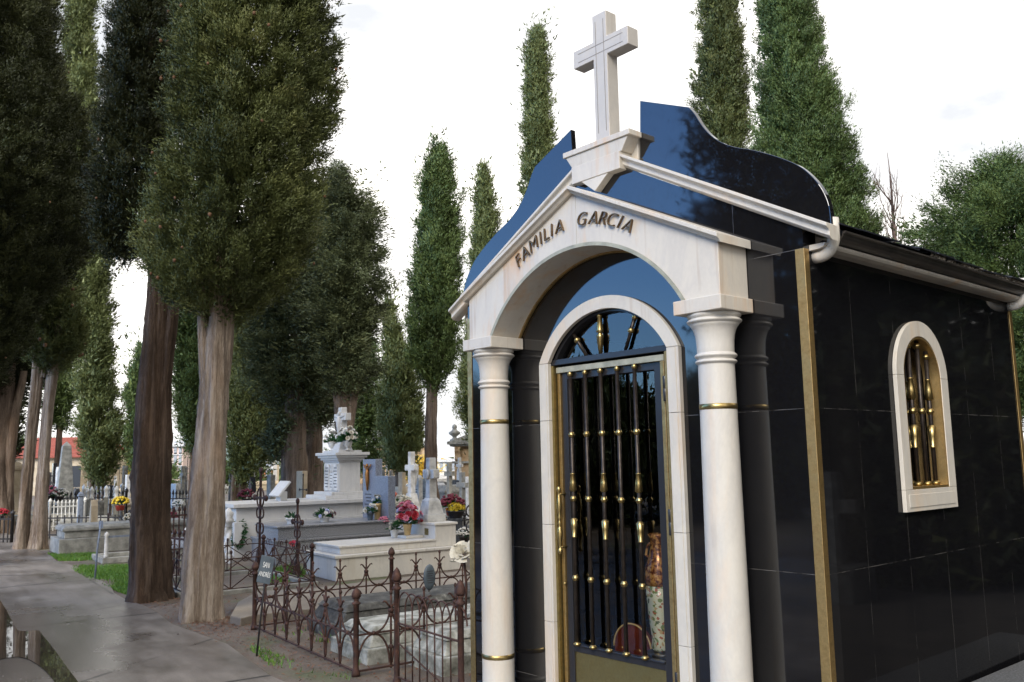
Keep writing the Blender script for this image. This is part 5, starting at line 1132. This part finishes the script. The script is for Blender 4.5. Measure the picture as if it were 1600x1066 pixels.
def lantern(label, x, Y, yc, h, mat, group=None):
    p = at(x, yc, Y); th = thing('grave_lantern', label, 'lantern', (p[0], p[1], 0), .4, group); z = max(.05, float(p[2])-h/2)
    b = MB(); b.box(-h*.18, -h*.18, 0, h*.18, h*.18, z); b.build('stand', M['stone_grey'], th, .01)
    b = MB(); b.lathe([(h*.2, z+.0005), (h*.2, z+h*.08), (h*.14, z+h*.12), (h*.17, z+h*.6), (h*.22, z+h*.66), (h*.12, z+h*.85), (h*.03, z+h), (.001, z+h*1.02)], (0,0,0), 12); b.build('lantern_body', M[mat], th); return th

# ---- left of the pale trunks
pillar('cream stone pillar with yellow lichen behind the pair of leaning stems', 27, 24, 722, .26, 'stone_cream', 1)
pillar('tall grey stone obelisk in front of the red-roofed chapel', 103, 29, 690, .40, 'stone_grey', 0, 'obelisk')
ic = base(80, 34); th = thing('arched_iron_cross', 'black iron cross on a pointed openwork arch before the red-roofed chapel', 'cross', ic, 0)
b = MB(); hh = float(at(80, 738, 34)[2]); 
for s in (-1, 1): b.tube([(s*.34, 0, 0), (s*.34, 0, hh*.45), (s*.26, 0, hh*.60), (s*.12, 0, hh*.70), (0, 0, hh*.74)], .035, 6); b.tube([(s*.30, 0, hh*.45), (s*.12, 0, hh*.58), (0, 0, hh*.45)], .03, 6)
b.bar((0, 0, hh*.40), (0, 0, hh), .05); b.bar((-.13, 0, hh*.9), (.13, 0, hh*.9), .05); b.bar((-.36, 0, hh*.42), (.36, 0, hh*.42), .05); b.build('iron_frame', M['iron_dark'], th)
mum('pink chrysanthemums in a dark pot behind the white iron fence', 79, 25, 767, .24, 'p_pink', 'pot_dark', 1)
mum('white chrysanthemums in a dark pot right of the pink ones', 93, 25, 769, .22, 'p_white', 'pot_dark', 2)
mum('yellow chrysanthemums in a red pot left of the dark brown trunk', 188, 22, 783, .20, 'p_yellow', 'pot_red', 3)
mum('red flowers in a dark pot at the left edge of the photo', 2, 21, 800, .16, 'p_red', 'pot_dark', 4)
mum('white-and-pink bunch low at the left side of the dark brown trunk', 204, 19.5, 808, .16, 'p_cream', 'pot_dark', 5)
railing('white-painted iron fence between the leaning pale stems and the blue-grey post', base(82, 23), base(136, 23.6), .72, 'white_paint', 9)
railing('white pointed railing of a grave left of the dark brown trunk', base(133, 27), base(192, 27.5), .95, 'white_paint', 9)
railing('dark low railing running behind the long stone tomb', base(72, 20.6), base(206, 20.4), .55, 'iron_dark', 12, False)
railing('black spiked railing on the far side of the white iron fence', base(76, 26), base(200, 26.6), .85, 'iron_dark', 20)
railing('dark iron railing at the left edge behind the path bend', base(-20, 19.5), base(25, 19.5), .62, 'iron_dark', 7, False)
railing('tall black spiked railing seen between the two near trunks', base(262, 22), base(308, 22), .95, 'iron_dark', 9)
railing('rusty thin railing in front of the far graves, right of the dark brown trunk', base(258, 17.5), base(345, 18.5), .75, 'rust', 11)
railing('rusty upright railing close behind the dark brown trunk', base(262, 13.8), base(300, 13.2), .62, 'rust', 5)
pillar('blue-grey tapered metal post among the railings', 129, 21.3, 768, .10, 'iron_blue', 1, 'post')
headstone('narrow beige pointed stele behind the long stone tomb', 150, 19.4, 781, 13, 'stone_cream', 3, txt=False)
headstone('black polished headstone under the dark cypress crown', 172, 30, 758, 22, 'granite_dark')
headstone('dark granite headstone just right of the obelisk', 122, 31, 762, 16, 'granite_dark', 1)
headstone('grey slate headstone leaning shadowed beside the obelisk foot', 97, 36, 742, 14, 'plate')
headstone('cream slab headstone beyond the yellow autumn tree', 201, 34, 742, 9, 'stone_white')
headstone('low dark stone with rounded top left of the yellow chrysanthemums', 160, 24, 782, 12, 'stone_dark', 1, txt=False)
iron_cross('slim black iron cross right of the white iron fence', 112, 24, 775, 'iron_dark')
iron_cross('reddish iron cross before the dark brown trunk on the left', 174, 20.0, 788, 'rust')
iron_cross('black iron cross standing close left of the thick dark trunk', 198, 25, 768, 'iron_dark', 1)
stone_cross('small grey stone cross near the dark cypress stems', 140, 32, 752, 'stone_grey')
stone_cross('white stone cross far away left of the dark brown trunk', 182, 38, 744, 'stone_white')
low_tomb('grey low tomb with lid behind the dark low railing', 100, 22.4, 1.3, .8, .34, 'stone_grey')
low_tomb('cream low tomb behind the white pointed railing', 146, 28.5, 2.2, 1.0, .55, 'stone_cream')
low_tomb('grey low tomb at the left edge beyond the path', -4, 22.5, 2.0, 1.0, .40, 'stone_grey')
for i, (x, y) in enumerate(((84, 770), (88, 780), (132, 769), (137, 772), (143, 770), (166, 768), (182, 769))):
    lantern('small white grave lantern standing behind the left railings', x, 25.5, y, .34, 'pot_white', 'white lanterns behind the left railings')
# ---- between the two near trunks
headstone('cream block tomb with flat top, far between the two near trunks', 275, 34, 756, 22, 'stone_white', txt=False)
iron_cross('thin dark cross far off before the teal building, left one', 291, 40, 744, 'iron_dark')
iron_cross('thin dark cross far off before the teal building, right one', 307, 42, 738, 'iron_dark')
stone_cross('grey far stone cross left against the pale teal wall', 299, 46, 742, 'stone_grey')
low_tomb('dark low tomb just right of the thick dark trunk', 268, 19.5, 2.2, .9, .42, 'stone_dark')
low_tomb('pale kerbed tomb with grey lid between the two near trunks', 262, 15.2, 2.0, .9, .34, 'stone_grey', mat2='granite_blue')
mum('white flowers on the far grave between the two near trunks', 279, 21.5, 786, .15, 'p_white', 'pot_white', 6)
mum('dim crimson flowers on the railing between the two near trunks', 268, 21, 806, .16, 'p_crimson', 'pot_dark', 7)
# ---- right of the pale trunk, behind the white monument
headstone('dark tall headstone block before the orange building', 424, 26, 742, 13, 'stone_grey', txt=False)
headstone('dark grey pointed headstone left of the rusty ornamental cross', 395, 24, 745, 16, 'granite_dark', 3, txt=False)
headstone('tall cream stone slab with an iron cross on it, left of the monument', 472, 23, 736, 18, 'stone_cream', txt=False)
iron_cross('small black iron cross on the cream slab left of the monument', 474, 22.3, 742, 'iron_dark')
stone_cross('dark stone cross right of the pale fluted trunk', 361, 30, 740, 'stone_dark')
mum('mixed dark flowers on the far grave behind the big white tomb', 386, 20, 772, .2, 'p_crimson', 'pot_dark', 8)
mum('whitish flowers beside the dark ones behind the big white tomb', 398, 20, 775, .15, 'p_cream', 'pot_white', 9)
# ---- middle right
stone_cross('white stone cross with a draped figure, standing left of the slender trunk', 643, 20.5, 706, 'stone_white', disc=True, ped=.48)
stone_cross('brown weathered stone cross behind the marble tomb cross', 702, 24, 722, 'stone_grey', ped=.3)
stone_cross('grey stone cross close to the left edge of the mausoleum', 722, 19, 738, 'stone_grey', ped=.3)
stone_cross('small lichened cross among the far graves left of the white draped cross', 611, 29, 735, 'stone_grey')
iron_cross('thin iron cross before the ochre wall in the middle', 592, 30, 738, 'iron_dark')
headstone('pale rounded headstone just left of the slender trunk', 652, 27, 742, 15, 'stone_white', 1)
headstone('pale grey arched headstone right beside the previous pale one near the trunk', 664, 27.5, 748, 13, 'stone_grey', 1)
headstone('pinkish tall stone behind the low coral-flower tomb', 628, 33, 738, 10, 'stone_cream', txt=False)
headstone('small white headstone right of the marble tomb cross', 731, 21, 745, 9, 'stone_white', txt=False)
low_tomb('cream low tomb with coral flowers right of the stepped headstone', 600, 19, 1.5, .9, .46, 'stone_cream')
low_tomb('white low tomb under the white draped cross', 628, 18.0, 1.6, .9, .30, 'stone_white')
low_tomb('dark stepped tomb at the right behind the marble tomb head', 700, 15.6, 1.6, .9, .40, 'stone_dark')
mum('coral-red flowers on the cream low tomb in the middle', 609, 19.5, 773, .17, 'p_orange', 'pot_white', 10)
mum('dark red flowers right of the stepped headstone', 594, 20.5, 776, .17, 'p_crimson', 'pot_dark', 11)
mum('greyish-green potted plant in front of the white draped cross', 627, 18.6, 783, .22, 'p_cream', 'pot_dark', 12)
mum('round crimson chrysanthemum pot right of the marble tomb cross', 706, 17.5, 783, .24, 'p_crimson', 'pot_red', 13)
mum('pink flower bowl on the grey block behind the grey granite tomb', 600, 15.6, 812, .10, 'p_pink', 'pot_dark', 14)
mum('white star-like flowers low beside the mausoleum edge', 725, 14.2, 832, .13, 'p_white', 'pot_dark', 15)
p = at(712, 800, 15.5); bouquet('planter', 'yellow chrysanthemums in a long dark planter right of the marble tomb cross', (p[0], p[1], max(0, p[2]-.1)), 'pot_dark', .15, ['p_yellow'], 60, 31, .12, .15, .035, .6, leafn=20)
b = MB(); b.box(-.12, -.12, 0, .12, .12, max(.05, float(p[2])-.105)); q = b.build('planter_block', M['stone_dark'], None, .01, (p[0], p[1], 0)); tag(q, 'dark stone block carrying the yellow chrysanthemum planter', 'block')
b = MB(); b.box(-.2, -.15, 0, .2, .15, .30); p = base(601, 15.6); q = b.build('stone_block', M['stone_grey'], None, .015, p, GA); tag(q, 'small grey stone block with a pink flower bowl on it', 'block')
xq = base(588, 16.4); th = enclosure('iron_railing', 'thin dark cross-braced railing behind the grey granite tomb, in the middle', [xq, xq+QD*1.9, xq+QD*1.9+PD*1.2, xq+PD*1.2], [3, 2, 3, 2], .55, 'iron_dark', .6, panel=xpanel)
# black scroll by the mausoleum edge
p = at(734, 812, 11.5); th = thing('iron_scroll', 'black scrolled iron bracket beside the left edge of the mausoleum', 'ironwork', (p[0], p[1], 0), GA); b = MB()
for zc in (.10, -.10):
    pts = [Vector((.02+.10*(1-u*.75)*math.cos(u*9), 0, float(p[2])+zc+.10*(1-u*.75)*math.sin(u*9))) for u in np.linspace(0, 1, 26)]; b.tube(pts, .012, 6)
b.bar((.13, 0, 0), (.13, 0, float(p[2])+.2), .025); b.bar((-.12, 0, float(p[2])), (.14, 0, float(p[2])), .02); b.build('scrolls', M['iron_dark'], th)
# many further graves, small in the picture
rg = random.Random(77); seen = []
for i in range(46):
    x = rg.choice([rg.uniform(70, 205), rg.uniform(258, 315), rg.uniform(350, 470), rg.uniform(540, 740), rg.uniform(560, 740)]); Y = rg.uniform(33, 60)
    dst = 'far' if Y > 46 else 'mid-distance'; side = ('left of the dark trunk' if x < 230 else 'between the near trunks' if x < 330 else 'behind the big white tomb' if x < 500 else 'behind the grey headstone' if x < 640 else 'near the slender trunk' if x < 690 else 'near the mausoleum edge')
    kd = rg.choice(['cross', 'stone', 'stone', 'tomb', 'iron']); yt = 722-(rg.uniform(-.3, .5))/Y*F_*.6; m_ = rg.choice(['stone_grey', 'stone_white', 'stone_dark', 'granite_dark', 'stone_cream'])
    tone = {'stone_grey': 'grey', 'stone_white': 'whitish', 'stone_dark': 'dark', 'granite_dark': 'black', 'stone_cream': 'cream'}[m_]
    if kd == 'cross': q = stone_cross('', x, Y, yt, m_); lb = f'small {tone} stone cross, {dst}, {side}'
    elif kd == 'stone': q = headstone('', x, Y, yt+8, rg.uniform(7, 12), m_, rg.choice([0, 1, 2, 3]), txt=False); lb = f'small {tone} headstone, {dst}, {side}'
    elif kd == 'iron': q = iron_cross('', x, Y, yt, 'iron_dark'); lb = f'thin black iron cross, {dst}, {side}'
    else: q = low_tomb('', x, Y, 2, 1, rg.uniform(.4, .8), m_); lb = f'low {tone} tomb, {dst}, {side}'
    q['label'] = lb; q['group'] = lb.replace('small', 'small far').split(',')[0]+' graves '+side
# ================================================================== buildings beyond
def gable_house(name, label, x0, x1, Y, y_eave, y_ridge, depth, wall, roofm, cat='building', over=.3, win=()):
    a = at(x0, 720, Y); c = at(x1, 720, Y); w = c[0]-a[0]; ze = float(at(x0, y_eave, Y)[2]); zr = float(at(x0, y_ridge, Y)[2]); th = thing(name, label, cat, (a[0], Y, 0), 0)
    b = MB(); b.prism([(0, 0), (depth, 0), (depth, ze), (depth/2, zr-.15), (0, ze)], 0, w, 'x'); b.build('wall', M[wall], th)
    b = MB()
    n = 14; sl = depth/2+over
    for s in (0, 1):
        for i in range(n):
            u0, u1 = i/n, (i+1)/n
            for (ua, ub, dz) in ((u0, u1, .03*(1 if True else 0)),):
                y0 = -over+sl*ua; y1 = -over+sl*ub+.04; za = ze-.12+(zr-ze+.12)*ua+.06; zb = ze-.12+(zr-ze+.12)*ub
                if s: y0, y1 = depth-y0, depth-y1
                b.add([(-over, y0, za), (w+over, y0, za), (w+over, y1, zb+.02), (-over, y1, zb+.02), (-over, y0, za-.08), (w+over, y0, za-.08), (w+over, y1, zb-.06), (-over, y1, zb-.06)], [(0,1,2,3), (7,6,5,4), (0,4,5,1), (1,5,6,2), (2,6,7,3), (3,7,4,0)])
    b.build('roof', M[roofm], th)
    for (fx, fz, fw, fh) in win:
        b = MB(); b.box(w*fx, -.03, ze*fz, w*fx+fw, -.002, ze*fz+fh); b.build('window', M['frame'], th)
    return th
gable_house('chapel', 'cream stone chapel with a red tiled roof far on the left', 20, 128, 52, 713, 683, 6, 'stone_cream', 'red_tile', 'chapel', win=((.82, .12, .7, 1.4),))
def flat_block(name, label, x0, x1, Y, ytop, wall, floors, nwin, depth=9, parapet='stone_white'):
    a = at(x0, 720, Y); c = at(x1, 720, Y); w = c[0]-a[0]; z = float(at((x0+x1)/2, ytop, Y)[2]); th = thing(name, label, 'building', (a[0], Y, 0), 0)
    b = MB(); b.box(0, 0, 0, w, depth, z); b.build('wall', M[wall], th)
    b = MB(); b.box(-.25, -.25, z+.001, w+.25, depth+.25, z+.35); b.build('roof', M[parapet], th)
    for f in range(floors):
        for i in range(nwin):
            wx = w*(i+.5)/nwin; zz = z*(f+.35)/floors
            hw_ = min(.55, w/nwin*.28); b = MB(); b.box(wx-hw_, -.05, zz, wx+hw_, -.003, zz+1.3); wn = b.build('window', M['far_glass'], th)
            b = MB(); b.box(wx-hw_-.1, -.12, zz-.12, wx+hw_+.1, -.003, zz-.005); b.build('window_sill', M['stone_white'], wn)
    return th
M['far_glass'] = m_plain('far_window_glass', (.30,.32,.34), .4); M['teal'] = m_plain('pale_teal_render', (.45,.60,.62), .8, 0, .08); M['pinkw'] = m_plain('pale_pink_render', (.62,.48,.42), .8, 0, .1); M['orange'] = m_plain('orange_brick', (.48,.16,.075), .85, 0, .12); M['ivory'] = m_plain('ivory_render', (.70,.64,.52), .8, 0, .1)
flat_block('apartment_building', 'pale teal plain building far away between the two near trunks', 286, 330, 95, 683, 'teal', 3, 2)
flat_block('apartment_building', 'pinkish building with windows left of the pale teal one', 262, 285.5, 92, 698, 'pinkw', 3, 3)
flat_block('apartment_building', 'long orange brick building far behind the rusty ornamental cross', 384, 470, 96, 734, 'orange', 1, 6, 12)
flat_block('apartment_building', 'ivory building with a reddish roof stepping above the orange one', 398, 480, 112, 714, 'ivory', 3, 8, 12, 'red_tile')
flat_block('apartment_building', 'pale building far behind the crosses left of the mausoleum', 676, 712, 100, 722, 'ivory', 1, 4, 10)
# ochre pantheon at the left edge of the mausoleum
a = at(705, 720, 42); z1 = float(at(708, 692, 42)[2]); th = thing('pantheon', 'ochre sandstone pantheon with corbels and an urn finial at the left edge of the mausoleum', 'pantheon', (a[0]+.15, 42, 0), 0)
b = MB(); b.box(0, 0, 0, 3.6, 3.6, z1*.60); b.box(.03, .03, z1*.6005, 3.57, 3.57, z1*.93); b.build('wall', M['stone_ochre'], th)
b = MB(); b.box(-.12, -.12, z1*.60, 3.72, 3.72, z1*.64); b.box(-.20, -.20, z1*.9305, 3.8, 3.8, z1*.97); b.box(-.32, -.32, z1*.9705, 3.92, 3.92, z1*1.02); b.prism([(-.3, z1*1.0205), (3.9, z1*1.0205), (1.8, z1*1.32)], -.28, .25); b.build('cornice', M['stone_grey'], th)
for x in (.02, .75, 1.5, 2.25): b = MB(); b.prism([(-.18, z1*.92), (-.02, z1*.92), (-.02, z1*.66), (-.07, z1*.68), (-.11, z1*.78), (-.18, z1*.84)], x, x+.28, 'x'); b.build('corbel', M['stone_ochre'], th)
b = MB(); b.lathe([(.22, z1*1.0205), (.22, z1*1.06), (.10, z1*1.09), (.10, z1*1.12), (.26, z1*1.17), (.28, z1*1.20), (.14, z1*1.24), (.09, z1*1.27), (.13, z1*1.30), (.10, z1*1.34), (.001, z1*1.37)], (.02, .02, 0), 16); b.build('urn_finial', M['stone_grey'], th)
# ochre boundary wall & yellow trees
a = at(532, 742, 66); c = at(680, 742, 66); th = thing('boundary_wall', 'long ochre cemetery wall beyond the far graves in the middle', 'wall', (a[0], 66, 0), 0)
b = MB(); b.box(0, 0, 0, c[0]-a[0], .5, 2.6); b.build('wall_face', M['stone_ochre'], th); b = MB(); b.box(-.1, -.1, 2.6005, c[0]-a[0]+.1, .6, 2.8); b.build('coping', M['stone_grey'], th)
tree('autumn_tree', 'small yellow autumn tree left of the dark brown trunk', 'tree', 60, [(724, 184, 192), (735, 180, 206), (750, 178, 210), (762, 184, 206)], 'leaf_yellow', None, seed=201, n_cl=120, n_sp=16, k=5, flen=.3, fwid=.12, rc=.6, up=.4, out=.8, fill=.3)
tree('autumn_tree', 'small yellow tree between the draped cross and the slender trunk', 'tree', 58, [(722, 652, 668), (738, 646, 676), (756, 644, 678), (768, 650, 672)], 'leaf_yellow', None, seed=203, n_cl=120, n_sp=16, k=5, flen=.3, fwid=.12, rc=.6, up=.4, out=.8, fill=.3)
rgn = np.random.default_rng(5)   # far hedge of trees along the wall
for i, x in enumerate(np.linspace(-60, 800, 18)):
    yt = 700+rgn.uniform(-14, 12)+ (0 if x < 240 or x > 480 else 24); w = rgn.uniform(22, 38)
    if 255 < x < 330 or 690 < x < 715: continue
    tree('far_tree', ['bushy far evergreen', 'rounded far evergreen', 'low far evergreen'][i % 3]+f' on the horizon {["left of the path", "behind the left graves", "behind the dark trunk", "behind the big white tomb", "behind the monument", "left of the mausoleum"][min(5, int(max(0, x))//130)]}', 'tree', 74+i % 4, [(yt, x-w*.3, x+w*.3), (yt+12, x-w*.8, x+w*.8), (yt+26, x-w, x+w), (yt+40, x-w*.8, x+w*.8)], 'leaf_deep', None, group='far evergreens on the horizon', seed=300+i, n_cl=150, n_sp=14, k=4, flen=.5, fwid=.2, rc=1.0, up=.4, out=.8, fill=.3)

# ================================================================== what the polished granite mirrors, outside the frame
def world_tree(name, label, x, y, prof, leafm, seed, n_cl=500, rc=.5, flen=.24, fwid=.075, n_sp=16, k=5, **kw):
    th = thing(name, label, 'tree', (x, y, 0), 0, 'trees standing outside the view'); zt = prof[-1][0]
    b = MB(); b.tube([(0, 0, -.1), (.03, 0, zt*.3), (0, 0, zt*.9)], [.28, .22, .04], 12); b.build('trunk', M['bark_mid'], th)
    rgx = np.random.default_rng(seed); P = np.array(prof, float); zz = np.linspace(P[0, 0], zt, 300); rr = np.interp(zz, P[:, 0], P[:, 1]); cdf = np.cumsum(rr+.1); cdf /= cdf[-1]
    zc = np.interp(rgx.random(n_cl), cdf, zz); ta = rgx.uniform(0, 6.28, n_cl); rad = np.interp(zc, zz, rr)*np.sqrt(rgx.uniform(.25, 1.15, n_cl)); C0 = np.stack([rad*np.cos(ta), rad*np.sin(ta), zc], 1)
    I = np.repeat(np.arange(n_cl), n_sp*k); m = len(I); p = C0[I]+rgx.normal(0, rc*.5, (m, 3)); d = rgx.normal(0, 1, (m, 3))+[0, 0, .6]; d /= np.linalg.norm(d, axis=1)[:, None]; s = np.cross(d, rgx.normal(0, 1, (m, 3))); s /= np.linalg.norm(s, axis=1)[:, None]
    V = np.stack([p-s*fwid*.6, p+s*fwid*.6, p+d*flen], 1).reshape(-1, 3); np_mesh('crown', V, 3, M[leafm], rgx.random(m), th); return th
cy = [(2.0, .9), (4, 1.7), (8, 1.8), (12, 1.3), (15, .2)]; bush = [(.3, 1.8), (1.5, 2.8), (2.8, 2.4), (3.7, .8)]; big = [(1.0, 2.2), (4, 3.4), (8, 3.2), (11, 1.6), (12.5, .3)]
OFF = [('cypress_tree', 'cypress across the path, mirrored in the gable granite', -9.5, 2.0, cy, 11), ('cypress_tree', 'second cypress across the path, mirrored darkly in the gable', -10.5, -2.4, cy, 12), ('cypress_tree', 'third cypress across the path, outside the view', -9.5, -7.5, cy, 13),
       ('evergreen_bush', 'low evergreen across the path to the west, nearest', -17, 7.5, bush, 14), ('evergreen_bush', 'low evergreen across the path to the west, middle', -19, 2.5, bush, 15), ('evergreen_bush', 'low evergreen across the path to the west, farther', -21, 11.5, bush, 16), ('evergreen_bush', 'low evergreen across the path to the south-west', -16, -3.5, bush, 17),
       ('conifer_tree', 'dense conifer east of the mausoleum, mirrored in its side wall', 12.5, 5.5, big, 18), ('conifer_tree', 'dense conifer east of the mausoleum, farther along', 15.5, 11.0, big, 19), ('conifer_tree', 'dense conifer south-east of the mausoleum', 10.5, -1.0, big, 20), ('conifer_tree', 'dense conifer far east of the mausoleum', 18.0, 17.0, big, 21)]
for nm, lb, x, y, pf, sd in OFF: world_tree(nm, lb, x, y, pf, 'leaf_dark' if nm != 'evergreen_bush' else 'leaf_deep', sd, n_cl=700 if pf is not cy else 600)
b = MB(); b.add([tuple(mw(HW+.3, -2.5, .006)), tuple(mw(HW+9, -4, .006)), tuple(mw(HW+12, 12, .006)), tuple(mw(HW+.3, 12, .006))], [(0, 1, 2, 3)]); struct(b.build('soil', m_noise('damp_soil', [(.3, (.012,.010,.008)), (.7, (.04,.033,.026))], 3, .95, .5)))  # dark sheet added so the side wall mirrors no bright ground
for i, (x, y) in enumerate(((8.6, 1.2), (9.4, 4.0), (9.8, 7.0), (10.6, 10.0))): world_tree('evergreen_bush', ['dark clipped bush east of the mausoleum, nearest', 'dark clipped bush east of the mausoleum, second', 'dark clipped bush east of the mausoleum, third', 'dark clipped bush east of the mausoleum, farthest'][i], x, y, [(.1, 1.2), (1, 1.7), (2.2, 1.5), (3.0, .5)], 'leaf_dark', 40+i, n_cl=420)  # bushes added out of view to cover bright ground in the side-wall reflection
for i, (x, y) in enumerate(((6.2, 3.2), (7.4, 5.6), (7.0, 1.0))):
    th = thing('stone_cross', ['dark stone cross east of the mausoleum, nearest the side wall', 'dark stone cross east of the mausoleum, farther back', 'dark stone cross south-east of the mausoleum'][i], 'cross', (x, y, 0), TH)
    b = MB(); b.box(-.3, -.25, 0, .3, .25, .4); b.build('pedestal', M['stone_dark'], th, .01); b = MB(); b.prism([(-.08, .4005), (.08, .4005), (.08, .95), (.28, .95), (.28, 1.1), (.08, 1.1), (.08, 1.4), (-.08, 1.4), (-.08, 1.1), (-.28, 1.1), (-.28, .95), (-.08, .95)], -.06, .06); b.build('cross_shaft', M['stone_dark'], th, .01)
b = MB(); b.add([(-.38, 6.22, .005), (-1.3, 6.3, .005), (-2.0, 5.4, .005), (-2.6, 2.5, .005), (-1.2, -1.5, .005), (3.0, -.5, .005), (1.42, 4.2, .005)], [(0, 1, 2, 3, 4, 5, 6)]); struct(b.build('soil', m_noise('dark_wet_soil', [(.3, (.010,.008,.007)), (.7, (.036,.03,.024))], 4, .9, .5)))  # unseen dark sheet added to keep the lower facade's reflection black
# neighbour's granite slab at the lower right corner
q0 = gnd(1512, 1066, .31); q1 = gnd(1599, 1030, .31); dv = q1-q0; an = math.atan2(dv[1], dv[0]); th = thing('granite_slab', 'grey speckled granite slab edge at the lower right corner beside the side wall', 'tomb', (q0[0], q0[1], 0), an)
b = MB(); b.box(-.9, -.36, 0, 1.6, -.02, .26); b.build('base_block', M['granite_slab'], th, .006); b = MB(); b.box(-.92, -.38, .2605, 1.62, -.006, .31); b.build('top_slab', M['granite_slab'], th, .008)

# ================================================================== sky, sun, camera
SD = Vector((-.33, -.75, .56)).normalized(); el = math.asin(SD.z); azr = math.atan2(SD.x, SD.y)
w = bpy.data.worlds.new('World'); sc.world = w; w.use_nodes = True; nt = w.node_tree; nt.nodes.clear()
def wn(k, **kw):
    q = nt.nodes.new(k)
    for a, b_ in kw.items(): setattr(q, a, b_)
    return q
out = wn('ShaderNodeOutputWorld'); sky = wn('ShaderNodeTexSky', sky_type='NISHITA', sun_disc=False); sky.sun_elevation = el; sky.sun_rotation = azr; sky.air_density = AIR; sky.dust_density = .05; sky.ozone_density = OZ
bg = wn('ShaderNodeBackground'); bg.inputs[1].default_value = SKY_STR; nt.links.new(sky.outputs[0], bg.inputs[0])
cl = wn('ShaderNodeBackground'); cl.inputs[1].default_value = CLOUD_STR
tc = wn('ShaderNodeTexCoord'); mp = wn('ShaderNodeMapping'); mp.inputs['Scale'].default_value = (1, 1, 2.2); nt.links.new(tc.outputs['Generated'], mp.inputs[0])
nz = wn('ShaderNodeTexNoise'); nz.inputs['Scale'].default_value = 2.1; nz.inputs['Detail'].default_value = 8; nz.inputs['Roughness'].default_value = .55; nt.links.new(mp.outputs[0], nz.inputs['Vector'])
crv = wn('ShaderNodeValToRGB'); crv.color_ramp.elements[0].position = .38; crv.color_ramp.elements[0].color = (.43, .442, .462, 1); crv.color_ramp.elements[1].position = .60; crv.color_ramp.elements[1].color = (1, .962, .90, 1); nt.links.new(nz.outputs['Fac'], crv.inputs[0]); nt.links.new(crv.outputs[0], cl.inputs[0])
dt = wn('ShaderNodeVectorMath', operation='DOT_PRODUCT'); dt.inputs[1].default_value = tuple(Vector((-.97, -.12, .24)).normalized()); nt.links.new(tc.outputs['Generated'], dt.inputs[0])
ad = wn('ShaderNodeMath', operation='MULTIPLY_ADD'); ad.inputs[1].default_value = 1.6; nt.links.new(dt.outputs['Value'], ad.inputs[0]); nt.links.new(nz.outputs['Fac'], ad.inputs[2])
mr = wn('ShaderNodeMapRange'); mr.inputs[1].default_value = 1.66; mr.inputs[2].default_value = 1.22; mr.clamp = True; nt.links.new(ad.outputs[0], mr.inputs[0])
mx = wn('ShaderNodeMixShader'); nt.links.new(mr.outputs[0], mx.inputs[0]); nt.links.new(bg.outputs[0], mx.inputs[1]); nt.links.new(cl.outputs[0], mx.inputs[2]); nt.links.new(mx.outputs[0], out.inputs[0])
sl_ = bpy.data.lights.new('sun', 'SUN'); sl_.energy = SUN_E; sl_.angle = R(28); sl_.color = (1, .93, .82); so_ = bpy.data.objects.new('sun', sl_); COL.objects.link(so_); so_.rotation_euler = SD.to_track_quat('Z', 'Y').to_euler(); so_.location = (-10, -20, 25)
cam = bpy.data.cameras.new('camera'); cam.sensor_width = 36; cam.lens = 36*F_/1600; cam.clip_end = 1500; cam.clip_start = .05
co_ = bpy.data.objects.new('camera', cam); COL.objects.link(co_)
mt = Matrix(((RT[0], UP[0], -FWD[0]), (RT[1], UP[1], -FWD[1]), (RT[2], UP[2], -FWD[2]))); co_.matrix_world = Matrix.Translation(Vector(EYE)) @ mt.to_4x4(); sc.camera = co_
cam.dof.use_dof = True; cam.dof.focus_distance = 4.9; cam.dof.aperture_fstop = 9.0
sc.view_settings.view_transform = 'Standard'; sc.view_settings.look = 'None'; sc.view_settings.exposure = EXPO; sc.view_settings.gamma = 1
